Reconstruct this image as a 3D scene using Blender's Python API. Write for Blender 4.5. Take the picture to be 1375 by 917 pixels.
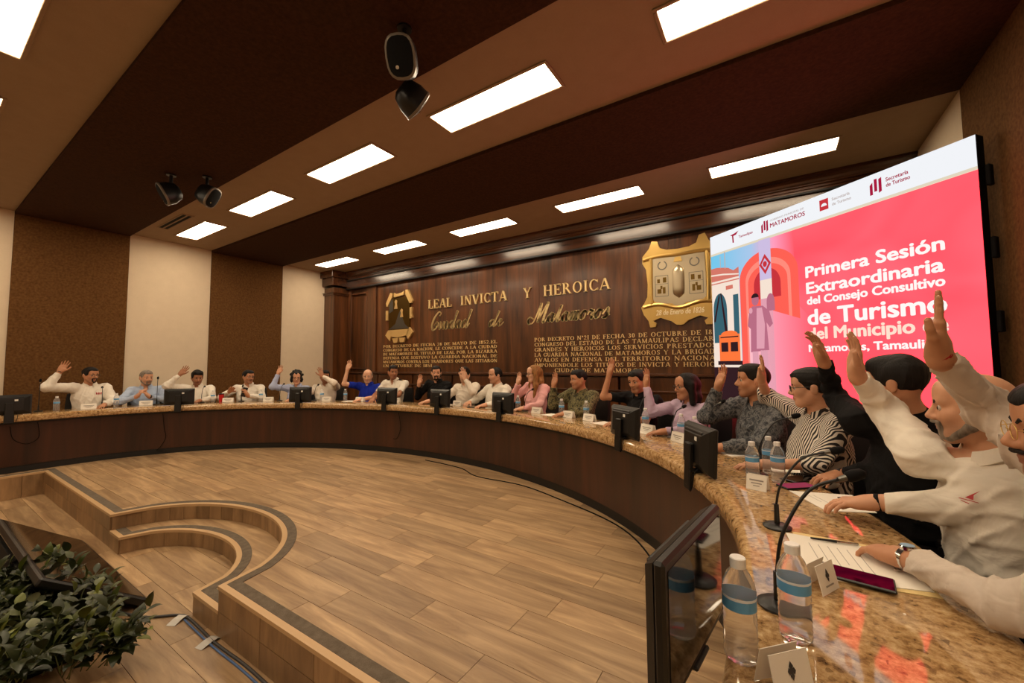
import bpy, bmesh, math, random
import numpy as np
from mathutils import Vector, Matrix, Euler
random.seed(7)
PI = math.pi
scn = bpy.context.scene
for o in list(bpy.data.objects): bpy.data.objects.remove(o)
COL = scn.collection

# ------------------------------------------------------------------ camera, world, exposure
cam = bpy.data.cameras.new('camera'); cam_o = bpy.data.objects.new('camera', cam); COL.objects.link(cam_o)
cam.sensor_width = 36.0; cam.lens = 14.148; cam.clip_start = 0.02
yaw, pit, rol = math.radians(32.9415), math.radians(3.3041), math.radians(-0.3646)
fw = Vector((-math.sin(yaw)*math.cos(pit), math.cos(yaw)*math.cos(pit), math.sin(pit)))
rt = Vector((math.cos(yaw), math.sin(yaw), 0)); up = rt.cross(fw)
r2 = rt*math.cos(rol)+up*math.sin(rol); u2 = up*math.cos(rol)-rt*math.sin(rol)
mw = Matrix((r2, u2, -fw)).transposed().to_4x4(); mw.translation = (0, 0, 1.35)
cam_o.matrix_world = mw
scn.camera = cam_o
world = bpy.data.worlds.new('world'); scn.world = world; world.use_nodes = True
world.node_tree.nodes['Background'].inputs[0].default_value = (0.02, 0.014, 0.009, 1)
world.node_tree.nodes['Background'].inputs[1].default_value = 0.3
scn.view_settings.view_transform = 'Standard'; scn.view_settings.look = 'None'
scn.view_settings.gamma = 1.0; scn.view_settings.exposure = -0.1; scn.view_settings.use_curve_mapping = False
LAMP_COL = (1.0, 0.80, 0.56); LAMP_STR = 23.5
SCREEN = 1.07

# ------------------------------------------------------------------ materials
def lin(c):
    return tuple((x/12.92 if x <= .04045 else ((x+.055)/1.055)**2.4) for x in (v/255 for v in c))
MATS = {}
class NT:
    def __init__(s, name):
        s.m = bpy.data.materials.new(name); s.m.use_nodes = True; s.t = s.m.node_tree
        s.b = s.t.nodes['Principled BSDF']; s.out = s.t.nodes['Material Output']
    def n(s, typ, **kw):
        nd = s.t.nodes.new(typ)
        for k, v in kw.items():
            if k in nd.inputs: nd.inputs[k].default_value = v
            else: setattr(nd, k, v)
        return nd
    def l(s, a, b): s.t.links.new(a, b)
    def coord(s, scale=(1, 1, 1), rnd=False, kind='Object', rot=(0, 0, 0)):
        tc = s.n('ShaderNodeTexCoord'); mp = s.n('ShaderNodeMapping'); mp.inputs['Scale'].default_value = scale
        mp.inputs['Rotation'].default_value = rot
        s.l(tc.outputs[kind], mp.inputs['Vector'])
        if rnd:
            oi = s.n('ShaderNodeObjectInfo'); mm = s.n('ShaderNodeMath', operation='MULTIPLY'); mm.inputs[1].default_value = 37.0
            s.l(oi.outputs['Random'], mm.inputs[0]); cb = s.n('ShaderNodeCombineXYZ')
            for i in range(3): s.l(mm.outputs[0], cb.inputs[i])
            s.l(cb.outputs[0], mp.inputs['Location'])
        return mp.outputs['Vector']
    def ramp(s, fac, stops):
        r = s.n('ShaderNodeValToRGB'); e = r.color_ramp.elements
        while len(e) < len(stops): e.new(.5)
        for k, (p, c) in zip(e, stops): k.position = p; k.color = (*c, 1)
        s.l(fac, r.inputs[0]); return r.outputs[0]
    def bump(s, h, strength=.2, dist=.01):
        b = s.n('ShaderNodeBump', Strength=strength, Distance=dist); s.l(h, b.inputs['Height']); s.l(b.outputs[0], s.b.inputs['Normal'])
    def set(s, **kw):
        for k, v in kw.items(): s.b.inputs[k.replace('_', ' ')].default_value = v
        return s
def plain(name, rgb, rough=.5, metal=0.0, spec=.5, linear=False, **kw):
    if name in MATS: return MATS[name]
    t = NT(name); c = rgb if linear else lin(rgb)
    t.set(Base_Color=(*c, 1), Roughness=rough, Metallic=metal); t.b.inputs['Specular IOR Level'].default_value = spec
    for k, v in kw.items(): t.b.inputs[k.replace('_', ' ')].default_value = v
    MATS[name] = t.m; return t.m
def emit(name, rgb, s=1.0, gain=(1, 1, 1)):
    if name in MATS: return MATS[name]
    t = NT(name); c = lin(rgb); t.t.nodes.remove(t.b)
    e = t.n('ShaderNodeEmission'); e.inputs[0].default_value = (c[0]*gain[0], c[1]*gain[1], c[2]*gain[2], 1); e.inputs[1].default_value = s
    t.l(e.outputs[0], t.out.inputs[0]); MATS[name] = t.m; return t.m
def wood(name, c1, c2, scale, rough=.4, rnd=True, var=.25, bumpy=.08, detail=6, coat=0.0):
    if name in MATS: return MATS[name]
    t = NT(name); v = t.coord(scale, rnd)
    nz = t.n('ShaderNodeTexNoise', Scale=1.0, Detail=float(detail), Roughness=.62, Distortion=.6); t.l(v, nz.inputs['Vector'])
    col = t.ramp(nz.outputs['Fac'], [(.3, lin(c1)), (.52, tuple((a+b)/2 for a, b in zip(lin(c1), lin(c2)))), (.7, lin(c2))])
    if rnd:
        oi = t.n('ShaderNodeObjectInfo'); mr = t.n('ShaderNodeMapRange'); mr.inputs[3].default_value = 1-var; mr.inputs[4].default_value = 1+var
        t.l(oi.outputs['Random'], mr.inputs[0])
        hs = t.n('ShaderNodeHueSaturation'); t.l(mr.outputs[0], hs.inputs['Value']); t.l(col, hs.inputs['Color']); col = hs.outputs[0]
    t.l(col, t.b.inputs['Base Color']); t.set(Roughness=rough); t.b.inputs['Coat Weight'].default_value = coat
    t.b.inputs['Coat Roughness'].default_value = .15
    t.bump(nz.outputs['Fac'], bumpy, .004); MATS[name] = t.m; return t.m
def fabric(name, c1, c2, scale=120, rough=.95, b=.3, kind='noise', dist=.003):
    if name in MATS: return MATS[name]
    t = NT(name); v = t.coord()
    nz = t.n('ShaderNodeTexNoise', Scale=float(scale), Detail=3.0, Roughness=.7); t.l(v, nz.inputs['Vector'])
    big = t.n('ShaderNodeTexNoise', Scale=float(scale)/9, Detail=2.0); t.l(v, big.inputs['Vector'])
    mx = t.n('ShaderNodeMath', operation='ADD'); t.l(nz.outputs['Fac'], mx.inputs[0]); t.l(big.outputs['Fac'], mx.inputs[1])
    hf = t.n('ShaderNodeMath', operation='MULTIPLY'); hf.inputs[1].default_value = .5; t.l(mx.outputs[0], hf.inputs[0])
    t.l(t.ramp(hf.outputs[0], [(.35, lin(c1)), (.65, lin(c2))]), t.b.inputs['Base Color']); t.set(Roughness=rough)
    t.b.inputs['Specular IOR Level'].default_value = .2
    t.bump(nz.outputs['Fac'], b, dist); MATS[name] = t.m; return t.m
def cloth(name, rgb, rough=.85):
    if name in MATS: return MATS[name]
    t = NT(name); v = t.coord((1, 1, 1.0)); c = lin(rgb)
    nz = t.n('ShaderNodeTexNoise', Scale=9.0, Detail=3.0, Roughness=.5, Distortion=.8); t.l(v, nz.inputs['Vector'])
    t.l(t.ramp(nz.outputs['Fac'], [(.3, tuple(x*.9 for x in c)), (.7, c)]), t.b.inputs['Base Color']); t.set(Roughness=rough)
    t.b.inputs['Specular IOR Level'].default_value = .2
    t.bump(nz.outputs['Fac'], .35, .03); MATS[name] = t.m; return t.m
def stripes(name, c1, c2, freq=60):
    t = NT(name); v = t.coord(rot=(0, 0, .25))
    w = t.n('ShaderNodeTexWave', Scale=freq/6.283*1.0, Distortion=.5, bands_direction='X'); w.inputs['Detail Scale'].default_value = .4; t.l(v, w.inputs['Vector'])
    t.l(t.ramp(w.outputs['Fac'], [(.46, lin(c1)), (.54, lin(c2))]), t.b.inputs['Base Color']); t.set(Roughness=.85); return t.m
def camo(name, cols, scale):
    t = NT(name); v = t.coord()
    nz = t.n('ShaderNodeTexNoise', Scale=float(scale), Detail=4.0, Roughness=.65, Distortion=.4); t.l(v, nz.inputs['Vector'])
    st = [(.0, lin(cols[0])), (.42, lin(cols[1])), (.5, lin(cols[2])), (.58, lin(cols[3]))]
    r = t.n('ShaderNodeValToRGB'); r.color_ramp.interpolation = 'CONSTANT'; e = r.color_ramp.elements
    while len(e) < 4: e.new(.5)
    for k, (p, c) in zip(e, st): k.position = p; k.color = (*c, 1)
    t.l(nz.outputs['Fac'], r.inputs[0]); t.l(r.outputs[0], t.b.inputs['Base Color']); t.set(Roughness=.9); return t.m
def granite():
    t = NT('granite'); v = t.coord()
    a = t.n('ShaderNodeTexVoronoi', Scale=75.0, feature='F1'); t.l(v, a.inputs['Vector'])
    nz = t.n('ShaderNodeTexNoise', Scale=38.0, Detail=5.0, Roughness=.75); t.l(v, nz.inputs['Vector'])
    nb = t.n('ShaderNodeTexNoise', Scale=4.0, Detail=2.0); t.l(v, nb.inputs['Vector'])
    base = t.ramp(nz.outputs['Fac'], [(.30, lin((70, 50, 36))), (.38, lin((150, 116, 76))), (.52, lin((196, 160, 112))), (.68, lin((226, 198, 154)))])
    sp = t.ramp(a.outputs['Color'], [(.10, (.25, .2, .16)), (.2, (.8, .75, .7)), (.8, (1, 1, 1))])
    mx = t.n('ShaderNodeMix', data_type='RGBA', blend_type='MULTIPLY'); mx.inputs['Factor'].default_value = .75
    t.l(base, mx.inputs[6]); t.l(sp, mx.inputs[7]); 
    mx2 = t.n('ShaderNodeMix', data_type='RGBA', blend_type='MULTIPLY'); mx2.inputs['Factor'].default_value = .5
    t.l(mx.outputs[2], mx2.inputs[6]); t.l(t.ramp(nb.outputs['Fac'], [(.35, (.7, .62, .5)), (.65, (1, 1, 1))]), mx2.inputs[7])
    t.l(mx2.outputs[2], t.b.inputs['Base Color']); t.set(Roughness=.045, IOR=1.85)
    return t.m
def glass(name, rgb=(255, 255, 255), rough=.02, ior=1.2):
    t = NT(name); t.set(Base_Color=(*lin(rgb), 1), Roughness=rough, IOR=ior); t.b.inputs['Transmission Weight'].default_value = 1.0
    return t.m

M_FLOOR = wood('floor_plank', (128, 98, 68), (190, 158, 118), (1.6, 14, 6), .38, True, .2, .05)
M_RISER = wood('riser_tile', (112, 84, 54), (160, 126, 88), (9, 9, 2.0), .42, True, .16, .05)
M_FLOORB = wood('floor_far', (128, 98, 68), (190, 158, 118), (1.6, 14, 6), .4, False)
M_GROUT = plain('grout', (112, 86, 58), .9)
M_NOSE = plain('nosing_trim', (188, 154, 112), .4)
M_GRIT = fabric('grit_strip', (88, 78, 66), (112, 100, 86), 200, .95, .5)
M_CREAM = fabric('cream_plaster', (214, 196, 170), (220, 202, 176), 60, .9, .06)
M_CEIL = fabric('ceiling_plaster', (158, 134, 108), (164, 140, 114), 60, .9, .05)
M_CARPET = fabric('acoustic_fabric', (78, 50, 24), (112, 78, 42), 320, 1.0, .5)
M_CARPET_SHADED = fabric('acoustic_fabric_shaded', (50, 30, 18), (74, 46, 28), 320, 1.0, .5)  # same fabric as the walls, dimness of the downward faces put into the colour
M_DWOOD = wood('walnut_panel', (48, 26, 11), (112, 66, 33), (7, 7, .55), .28, True, .12, .03, coat=.25)
M_DWOOD_H = wood('walnut_rail', (44, 23, 12), (94, 54, 30), (.6, 8, 8), .26, True, .1, .03, coat=.3)
M_DESK = wood('desk_veneer', (36, 18, 9), (72, 36, 18), (5, 5, .5), .35, True, .10, .03, coat=.15)
M_BLACK = plain('black_plastic', (14, 13, 12), .38)
M_BLACKM = plain('black_matte', (10, 9, 9), .8, spec=.2)
M_KICK = plain('black_kick', (12, 10, 8), .5)
M_LEATHER = plain('black_leather', (20, 18, 17), .45)
M_GRANITE = granite()
M_BRASS = plain('brass', (214, 178, 106), .3, .85); M_LETTER = plain('letter_brass', (244, 216, 156), .4, .45)
M_BRASSB = plain('brushed_steel_plate', (190, 176, 150), .34, 1.0)
M_BRASSD = plain('dark_bronze', (110, 86, 40), .35, 1.0)
M_PEWTER = plain('pewter', (120, 118, 112), .4, 1.0)
M_CHROME = plain('chrome', (210, 208, 204), .12, 1.0)
M_PAPER = plain('paper', (238, 232, 220), .85)
M_MANILA = plain('manila', (226, 200, 140), .8)
M_INK = plain('ink', (60, 56, 54), .8)
M_BOTTLE = glass('bottle_plastic', (250, 250, 250), .06, 1.08); M_BOTTLE.node_tree.nodes['Principled BSDF'].inputs['Transmission Weight'].default_value = .86
M_WATER = glass('water', (250, 252, 252), 0.0, 1.2)
M_CAP = plain('white_cap', (232, 230, 226), .4)
M_LABEL = plain('blue_label', (96, 164, 214), .45)
M_LABELW = plain('label_white', (222, 230, 236), .45)
M_RED = plain('red_enamel', (190, 30, 30), .3)
M_SCRN = plain('dark_glass', (16, 14, 13), .06)
M_STICK = plain('sticker', (224, 222, 214), .6)
M_ACRYL = glass('acrylic', (245, 248, 250), .02, 1.15)

# ------------------------------------------------------------------ object + mesh helpers
def tag(o, label=None, cat=None, group=None, kind=None):
    if label: o['label'] = label
    if cat: o['category'] = cat
    if group: o['group'] = group
    if kind: o['kind'] = kind
    return o
def thing(name, label, cat, loc=(0, 0, 0), rz=0.0, group=None, rot=None):
    o = bpy.data.objects.new(name, None); COL.objects.link(o); o.empty_display_size = .05
    o.location = loc; o.rotation_euler = rot if rot else (0, 0, rz)
    return tag(o, label, cat, group)
def link(name, me, parent=None, loc=None):
    o = bpy.data.objects.new(name, me); COL.objects.link(o)
    if parent is not None: o.parent = parent
    if loc is not None: o.location = loc
    return o
def dup(root, loc=None, rz=None, label=None):
    r = root.copy(); COL.objects.link(r)
    if loc is not None: r.location = loc
    if rz is not None: r.rotation_euler = (0, 0, rz)
    if label: r['label'] = label
    for ch in root.children:
        c = ch.copy(); COL.objects.link(c); c.parent = r
        for g in ch.children:
            d = g.copy(); COL.objects.link(d); d.parent = c
    return r
class MB:
    def __init__(s): s.v = []; s.f = []; s.mi = []; s.m = 0
    def add(s, vs, fs):
        b = len(s.v); s.v += [tuple(map(float, q)) for q in vs]
        for f in fs: s.f.append(tuple(i+b for i in f)); s.mi.append(s.m)
        return s
    def mat(s, i): s.m = i; return s
    def box(s, c, sz, bev=0.0, rot=None):
        hx, hy, hz = (q/2 for q in sz); c = Vector(c)
        if bev <= 0:
            P = [Vector((x*hx, y*hy, z*hz)) for x in (-1, 1) for y in (-1, 1) for z in (-1, 1)]
            F = [(0, 1, 3, 2), (4, 6, 7, 5), (0, 4, 5, 1), (2, 3, 7, 6), (0, 2, 6, 4), (1, 5, 7, 3)]
        else:
            P = []
            for x in (-1, 1):
                for y in (-1, 1):
                    for z in (-1, 1):
                        P += [Vector((x*hx, y*(hy-bev), z*(hz-bev))), Vector((x*(hx-bev), y*hy, z*(hz-bev))), Vector((x*(hx-bev), y*(hy-bev), z*hz))]
            bm = bmesh.new(); vv = [bm.verts.new(p) for p in P]; bmesh.ops.convex_hull(bm, input=vv)
            bm.verts.index_update(); bmesh.ops.recalc_face_normals(bm, faces=bm.faces)
            bmesh.ops.dissolve_limit(bm, angle_limit=.01, verts=bm.verts, edges=bm.edges); bm.verts.index_update()
            P = [v.co.copy() for v in bm.verts]; F = [tuple(v.index for v in f.verts) for f in bm.faces]; bm.free()
        if rot is not None: P = [rot @ p for p in P]
        return s.add([p+c for p in P], F)
    def prism(s, poly, y0, y1, axis='y'):
        n = len(poly)
        if axis == 'y': P = [(x, y0, z) for x, z in poly]+[(x, y1, z) for x, z in poly]
        elif axis == 'z': P = [(x, y, y0) for x, y in poly]+[(x, y, y1) for x, y in poly]
        else: P = [(y0, y, z) for y, z in poly]+[(y1, y, z) for y, z in poly]
        F = [tuple(range(n)), tuple(range(2*n-1, n-1, -1))]+[(i, i+n, (i+1) % n+n, (i+1) % n) for i in range(n)]
        return s.add(P, F)
    def lathe(s, prof, n=16, M=None, cap=True):
        P = []; F = []; k = len(prof)
        for i in range(n):
            a = 2*PI*i/n
            for r, z in prof: P.append(Vector((r*math.cos(a), r*math.sin(a), z)))
        for i in range(n):
            j = (i+1) % n
            for q in range(k-1): F.append((i*k+q, j*k+q, j*k+q+1, i*k+q+1))
        if cap:
            if prof[0][0] > 1e-4: F.append(tuple(i*k for i in range(n-1, -1, -1)))
            if prof[-1][0] > 1e-4: F.append(tuple(i*k+k-1 for i in range(n)))
        if M is not None: P = [M @ p for p in P]
        return s.add(P, F)
    def tube(s, pts, r, n=8, cap=True):
        pts = [Vector(p) for p in pts]; m = len(pts); rr = r if hasattr(r, '__len__') else [r]*m
        P = []; F = []; prev = None
        for i, p in enumerate(pts):
            t = (pts[min(i+1, m-1)]-pts[max(i-1, 0)]).normalized()
            if prev is None: a = t.orthogonal().normalized()
            else: a = (prev-t*prev.dot(t)).normalized()
            prev = a; b = t.cross(a)
            for k in range(n):
                w = 2*PI*k/n; P.append(p+(a*math.cos(w)+b*math.sin(w))*rr[i])
        for i in range(m-1):
            for k in range(n): F.append((i*n+k, i*n+(k+1) % n, (i+1)*n+(k+1) % n, (i+1)*n+k))
        if cap: F += [tuple(range(n-1, -1, -1)), tuple(range((m-1)*n, m*n))]
        return s.add(P, F)
    def sweep(s, path, prof, closed=True):
        """path: list of (p(x,y), n(x,y)); prof: list of (d,z) polygon"""
        k = len(prof); P = []; F = []
        for p, nn in path:
            for d, z in prof: P.append((p[0]+nn[0]*d, p[1]+nn[1]*d, z))
        for i in range(len(path)-1):
            for q in range(k if closed else k-1):
                F.append((i*k+q, i*k+(q+1) % k, (i+1)*k+(q+1) % k, (i+1)*k+q))
        if closed: F += [tuple(range(k-1, -1, -1)), tuple((len(path)-1)*k+q for q in range(k))]
        return s.add(P, F)
    def mesh(s, name, mats, smooth=False):
        me = bpy.data.meshes.new(name); me.from_pydata(s.v, [], s.f)
        for m in (mats if isinstance(mats, (list, tuple)) else [mats]): me.materials.append(m)
        me.polygons.foreach_set('material_index', s.mi)
        bm = bmesh.new(); bm.from_mesh(me); bmesh.ops.recalc_face_normals(bm, faces=bm.faces); bm.to_mesh(me); bm.free()
        if smooth:
            me.polygons.foreach_set('use_smooth', [True]*len(me.polygons))
            if smooth != 'all': me.set_sharp_from_angle(angle=math.radians(40))
        me.update(); return me
    def build(s, name, mats, parent=None, smooth=False, loc=None):
        return link(name, s.mesh(name, mats, smooth), parent, loc)
def spline(P, n=8):
    P = [Vector(p) for p in P]; out = []
    for i in range(len(P)-1):
        a = P[max(i-1, 0)]; b = P[i]; c = P[i+1]; d = P[min(i+2, len(P)-1)]
        for k in range(n):
            t = k/n; out.append(.5*((2*b)+(c-a)*t+(2*a-5*b+4*c-d)*t*t+(3*b-a-3*c+d)*t**3))
    out.append(P[-1]); return out

# ------------------------------------------------------------------ room constants
XL, XR, YB, YF, ZC = -9.75, 1.48, 6.62, -5.0, 3.77
STRIPES = [(-4.36, -3.03), (-1.71, -.38), (.94, 2.27), (3.54, 4.99)]
ECX, ECY, EA, EB = -4.15, 1.38, 4.04, 2.90     # inner edge of the horseshoe desk
def desk_path(d=0.0, n=96, y_end=-.3):
    L = []
    for y in (y_end, .3, .85): L.append(((ECX+EA, y), (1.0, 0.0)))
    for i in range(n+1):
        t = PI*i/n; nn = Vector((math.cos(t)/EA, math.sin(t)/EB)).normalized()
        L.append(((ECX+EA*math.cos(t), ECY+EB*math.sin(t)), (nn.x, nn.y)))
    for y in (.85, .3, y_end): L.append(((ECX-EA, y), (-1.0, 0.0)))
    return [((p[0]+q[0]*d, p[1]+q[1]*d), q) for p, q in L]
DP = desk_path(n=400)
def near_desk(x, y):
    """closest point of the desk's inner edge, its outward normal and the signed distance"""
    p, q = min(DP, key=lambda e: (e[0][0]-x)**2+(e[0][1]-y)**2)
    return p, q, (x-p[0])*q[0]+(y-p[1])*q[1]
ZT = .74

# ------------------------------------------------------------------ floors, platform, steps
CUTX, CUTA, CUTB = -4.03, 1.12, .77            # upper cut-out (half ellipse) in the platform edge y = 1.17
LOWX, LOWA, LOWB = -4.08, .80, .49
YE, ZL, ZS = 1.17, -.29, -.145
def cut(x):
    t = (x-CUTX)/CUTA
    return YE+CUTB*math.sqrt(max(0, 1-t*t)) if abs(t) < 1 else -9
floor = MB(); floor.box(((XL+XR)/2, (YF+2.2)/2, ZL-.062), (XR-XL, 2.2-YF, .1))
fl = tag(floor.build('floor', M_GROUT), kind='structure')
def plank_row(x0, x1, y0, y1, z, parent, low=None, shift=0.0, L=1.0, gap=.0028):
    x = x0-L+((shift*L) % L)
    while x < x1:
        a, b = max(x, x0), min(x+L, x1); x += L
        if b-a < .03: continue
        a += gap/2; b -= gap/2; ya, yb = y0+gap/2, y1-gap/2
        runs = []
        if low is None or (b < CUTX-CUTA or a > CUTX+CUTA or ya > YE+CUTB): runs = [[(a, ya), (b, ya), (b, yb), (a, yb)]]
        else:
            xs = [a+(b-a)*i/24 for i in range(25)]; cur = []
            for q in xs+[None]:
                if q is not None and max(ya, low(q)) < yb-.002: cur.append((q, max(ya, low(q))))
                else:
                    if len(cur) > 1: runs.append(cur+[(cur[-1][0], yb), (cur[0][0], yb)])
                    cur = []
        for pl in runs:
            cx = sum(p[0] for p in pl)/len(pl); cy = sum(p[1] for p in pl)/len(pl)
            m = MB(); m.prism([(p[0]-cx, p[1]-cy) for p in pl], -.012, 0, 'z')
            m.build('plank', M_FLOOR, parent, loc=(cx, cy, z))
def lvl(i): return (i*.37+.13*(i % 3)) % 1.0
for i in range(12):
    y1 = YE-.2*i; plank_row(-8.05, -.35, y1-.2, y1, ZL, fl, None, lvl(i))
for i in range(3): plank_row(LOWX-LOWA-.05, LOWX+LOWA+.05, YE+.2*i, YE+.2*i+.2, ZL, fl, None, lvl(i+8))
m = MB(); m.box(((XL+XR)/2, -2.1-1.9, ZL-.006), (XR-XL, 3.4, .012)); m.build('floor_field', M_FLOORB, fl)
# platform body
plat = MB()
N = 48
arc = [(CUTX-CUTA*math.cos(PI*i/N), YE+CUTB*math.sin(PI*i/N)) for i in range(N+1)]
outline = [(XL, -.6), (-8.05, -.6), (-8.05, YE)]+arc+[(-.35, YE), (-.35, -.6), (XR, -.6), (XR, YB), (XL, YB)]
plat.prism(outline, ZL, -.012, 'z')
pf = tag(plat.build('floor_platform', M_GROUT), kind='structure')
for i in range(16):
    y0 = YE+.2*i
    # rows reach a little under the curved desk
    hw = EA*math.sqrt(max(0.02, 1-max(0, (y0-ECY)/EB)**2)) if y0 > ECY else EA
    plank_row(max(-8.4, ECX-hw-.35), min(.1, ECX+hw+.35), y0, y0+.2, 0, pf, cut, lvl(i+5))
for (x0, x1, y0, y1, nm) in [(XL, -8.4, -.6, YB, 1), (.1, XR, -.6, YB, 2), (-8.4, .1, YE+3.2, YB, 3), (-8.4, -8.05, -.6, YE, 4), (-.35, .1, -.6, YE, 5)]:
    m = MB(); m.box(((x0+x1)/2, (y0+y1)/2, -.007), (x1-x0, y1-y0, .012)); m.build('floor_field', M_FLOORB, pf)
# lower step
st = MB(); larc = [(LOWX-LOWA*math.cos(PI*i/N), YE+LOWB*math.sin(PI*i/N)) for i in range(N+1)]
so = [(CUTX-CUTA-.0, YE)]+larc+[(CUTX+CUTA, YE)]+[(x, y+.01) for x, y in reversed(arc[1:-1])]
st.prism(so, ZL, ZS, 'z'); step = tag(st.build('floor_step', M_FLOORB), kind='structure')
def path_of(pts):
    out = []
    for i, p in enumerate(pts):
        a = Vector(pts[max(i-1, 0)]); b = Vector(pts[min(i+1, len(pts)-1)]); p = Vector(p)
        t0 = (p-a).normalized() if i > 0 else (b-p).normalized(); t1 = (b-p).normalized() if i < len(pts)-1 else t0
        n0 = Vector((-t0.y, t0.x)); n1 = Vector((-t1.y, t1.x)); nn = (n0+n1); nn = nn/max(.6, nn.length**2/2)
        out.append((tuple(p), (nn.x, nn.y)))
    return out
EDGE_UP = [(-8.05, -.6), (-8.05, YE), arc[0]]+arc[5:-5]+[arc[-1], (-.35, YE), (-.35, -.6)]
EDGE_LO = [(CUTX-CUTA, YE), larc[0]]+larc[6:-6]+[larc[-1], (CUTX+CUTA, YE)]
def edge_trim(pts, z, par):
    P = path_of(pts)
    MB().sweep(P, [(-.012, z-.02), (-.012, z+.002), (.024, z+.004), (.024, z-.001), (0, z-.02)]).build('nosing_trim', M_NOSE, par)
    MB().sweep(P, [(.026, z-.004), (.026, z+.004), (.092, z+.004), (.092, z-.004)]).build('grip_strip', M_GRIT, par)
edge_trim(EDGE_UP, 0, pf); edge_trim(EDGE_LO, ZS, step)
def riser_tiles(a, b, z0, z1, n, par):
    a = Vector(a); b = Vector(b); d = (b-a); L = d.length/n; ang = math.atan2(d.y, d.x)
    me = MB().box((0, -.005, 0), (L-.004, .012, z1-z0-.004)).mesh('riser_tile', M_RISER)
    for i in range(n):
        c = a+d*((i+.5)/n); o = link('riser_tile', me, par, (c.x, c.y, (z0+z1)/2)); o.rotation_euler = (0, 0, ang)
riser_tiles((-8.05, -.6), (-8.05, YE), ZL, -.018, 9, pf)
for z0, z1 in ((ZL, ZS), (ZS, -.018)):
    riser_tiles((-8.05, YE), (CUTX-CUTA, YE), z0, z1, 5, pf); riser_tiles((CUTX+CUTA, YE), (-.35, YE), z0, z1, 5, pf)
riser_tiles((CUTX-CUTA, YE), (LOWX-LOWA, YE), ZL, ZS-.018, 1, step); riser_tiles((LOWX+LOWA, YE), (CUTX+CUTA, YE), ZL, ZS-.018, 1, step)
for i in range(0, N, 2): riser_tiles(arc[i], arc[i+2], ZS, -.018, 1, pf)
for i in range(0, N, 3): riser_tiles(larc[i], larc[i+3], ZL, ZS-.018, 1, step)

# ------------------------------------------------------------------ walls and ceiling
def slab(name, c, sz, mat, kind='structure', parent=None):
    o = MB().box(c, sz).build(name, mat, parent)
    if parent is None: tag(o, kind=kind)
    return o
H0 = ZL-.1
wl = slab('wall_left', (XL-.05, (YB+YF)/2, (ZC+H0)/2), (.1, YB-YF, ZC-H0), M_CREAM)
wr = slab('wall_right', (XR+.05, (YB+YF)/2, (ZC+H0)/2), (.1, YB-YF, ZC-H0), M_CREAM)
wf = slab('wall_front', ((XL+XR)/2, YF-.05, (ZC+H0)/2), (XR-XL+.2, .1, ZC-H0), M_CREAM)
wb = slab('wall_back', ((XL+XR)/2, YB+.05, (ZC+H0)/2), (XR-XL+.2, .1, ZC-H0), M_DWOOD)
ce = slab('ceiling', ((XL+XR)/2, (YB+YF)/2, ZC+.05), (XR-XL+.2, YB-YF+.2, .1), M_CEIL)
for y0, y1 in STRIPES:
    MB().box(((XL+XR)/2, (y0+y1)/2, ZC-.02), (XR-XL-.002, y1-y0, .04)).build('acoustic_panel', M_CARPET_SHADED, ce)
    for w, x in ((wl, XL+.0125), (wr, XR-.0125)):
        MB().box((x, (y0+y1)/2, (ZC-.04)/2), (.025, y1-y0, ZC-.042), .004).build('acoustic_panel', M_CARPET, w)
# walnut wall: pilaster, wainscot, panels, rails, frieze, cornice
YP = 6.50
def wpart(name, x0, x1, y0, z0, z1, mat=M_DWOOD, bev=.006, y1=YB-.002):
    c = ((x0+x1)/2, (y0+y1)/2, (z0+z1)/2)
    return MB().box((0, 0, 0), (x1-x0, y1-y0, z1-z0), bev).build(name, mat, wb, loc=c)
wpart('pilaster', XL+.002, -9.33, 6.07, 0, 3.36)
wpart('pilaster_base', XL+.001, -9.30, 6.03, 0, .22)
wpart('pilaster_cap', XL+.001, -9.30, 6.03, 3.16, 3.20, M_DWOOD_H); wpart('pilaster_cap', XL+.001, -9.28, 6.01, 3.20, 3.225, M_CHROME if 0 else M_DWOOD_H)
wpart('pilaster_head', XL+.001, -9.27, 6.0, 3.40, 3.60, M_DWOOD_H); wpart('pilaster_head', XL+.001, -9.22, 5.94, 3.60, ZC-.001, M_DWOOD_H)
wpart('panel_field', -9.33, -8.2, 6.53, 1.2, 3.36)
for x0, x1 in ((-9.33, -9.2), (-8.55, -8.22)): wpart('stile', x0, x1, YP-.02, 1.2, 3.36)
wpart('panel_molding', -9.2, -9.17, YP-.035, 1.3, 3.2); wpart('panel_molding', -8.58, -8.55, YP-.035, 1.3, 3.2)
wpart('panel_molding', -9.2, -8.55, YP-.035, 3.18, 3.21, M_DWOOD_H); wpart('panel_molding', -9.2, -8.55, YP-.035, 1.27, 1.30, M_DWOOD_H)
wpart('stile', -8.22, -8.19, YP-.04, 1.2, 3.36)
xw = (-8.19, -5.9, -3.6, -1.3, XR)
for a, b in zip(xw[:-1], xw[1:]): wpart('wall_panel', a+.001, b-.001, YP, 1.2, 3.36, bev=.0015)
wpart('frieze', -9.33, XR, 6.42, 3.34, 3.56, M_DWOOD_H); wpart('frieze_bead', -9.33, XR, 6.395, 3.325, 3.36, M_KICK)
wpart('frieze_bead', -9.33, XR, 6.385, 3.545, 3.575, M_KICK)
cor = MB()
prof = [(YB-.002, 3.57), (6.40, 3.57), (6.40, 3.60), (6.385, 3.61), (6.385, 3.635), (6.36, 3.645), (6.36, 3.66), (6.345, 3.67), (6.335, 3.70), (6.31, 3.73), (6.29, 3.74), (6.29, ZC-.001), (YB-.002, ZC-.001)]
cor.prism(prof, -9.22, XR-.001, 'x'); cor.build('cornice', M_DWOOD_H, wb)
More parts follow.
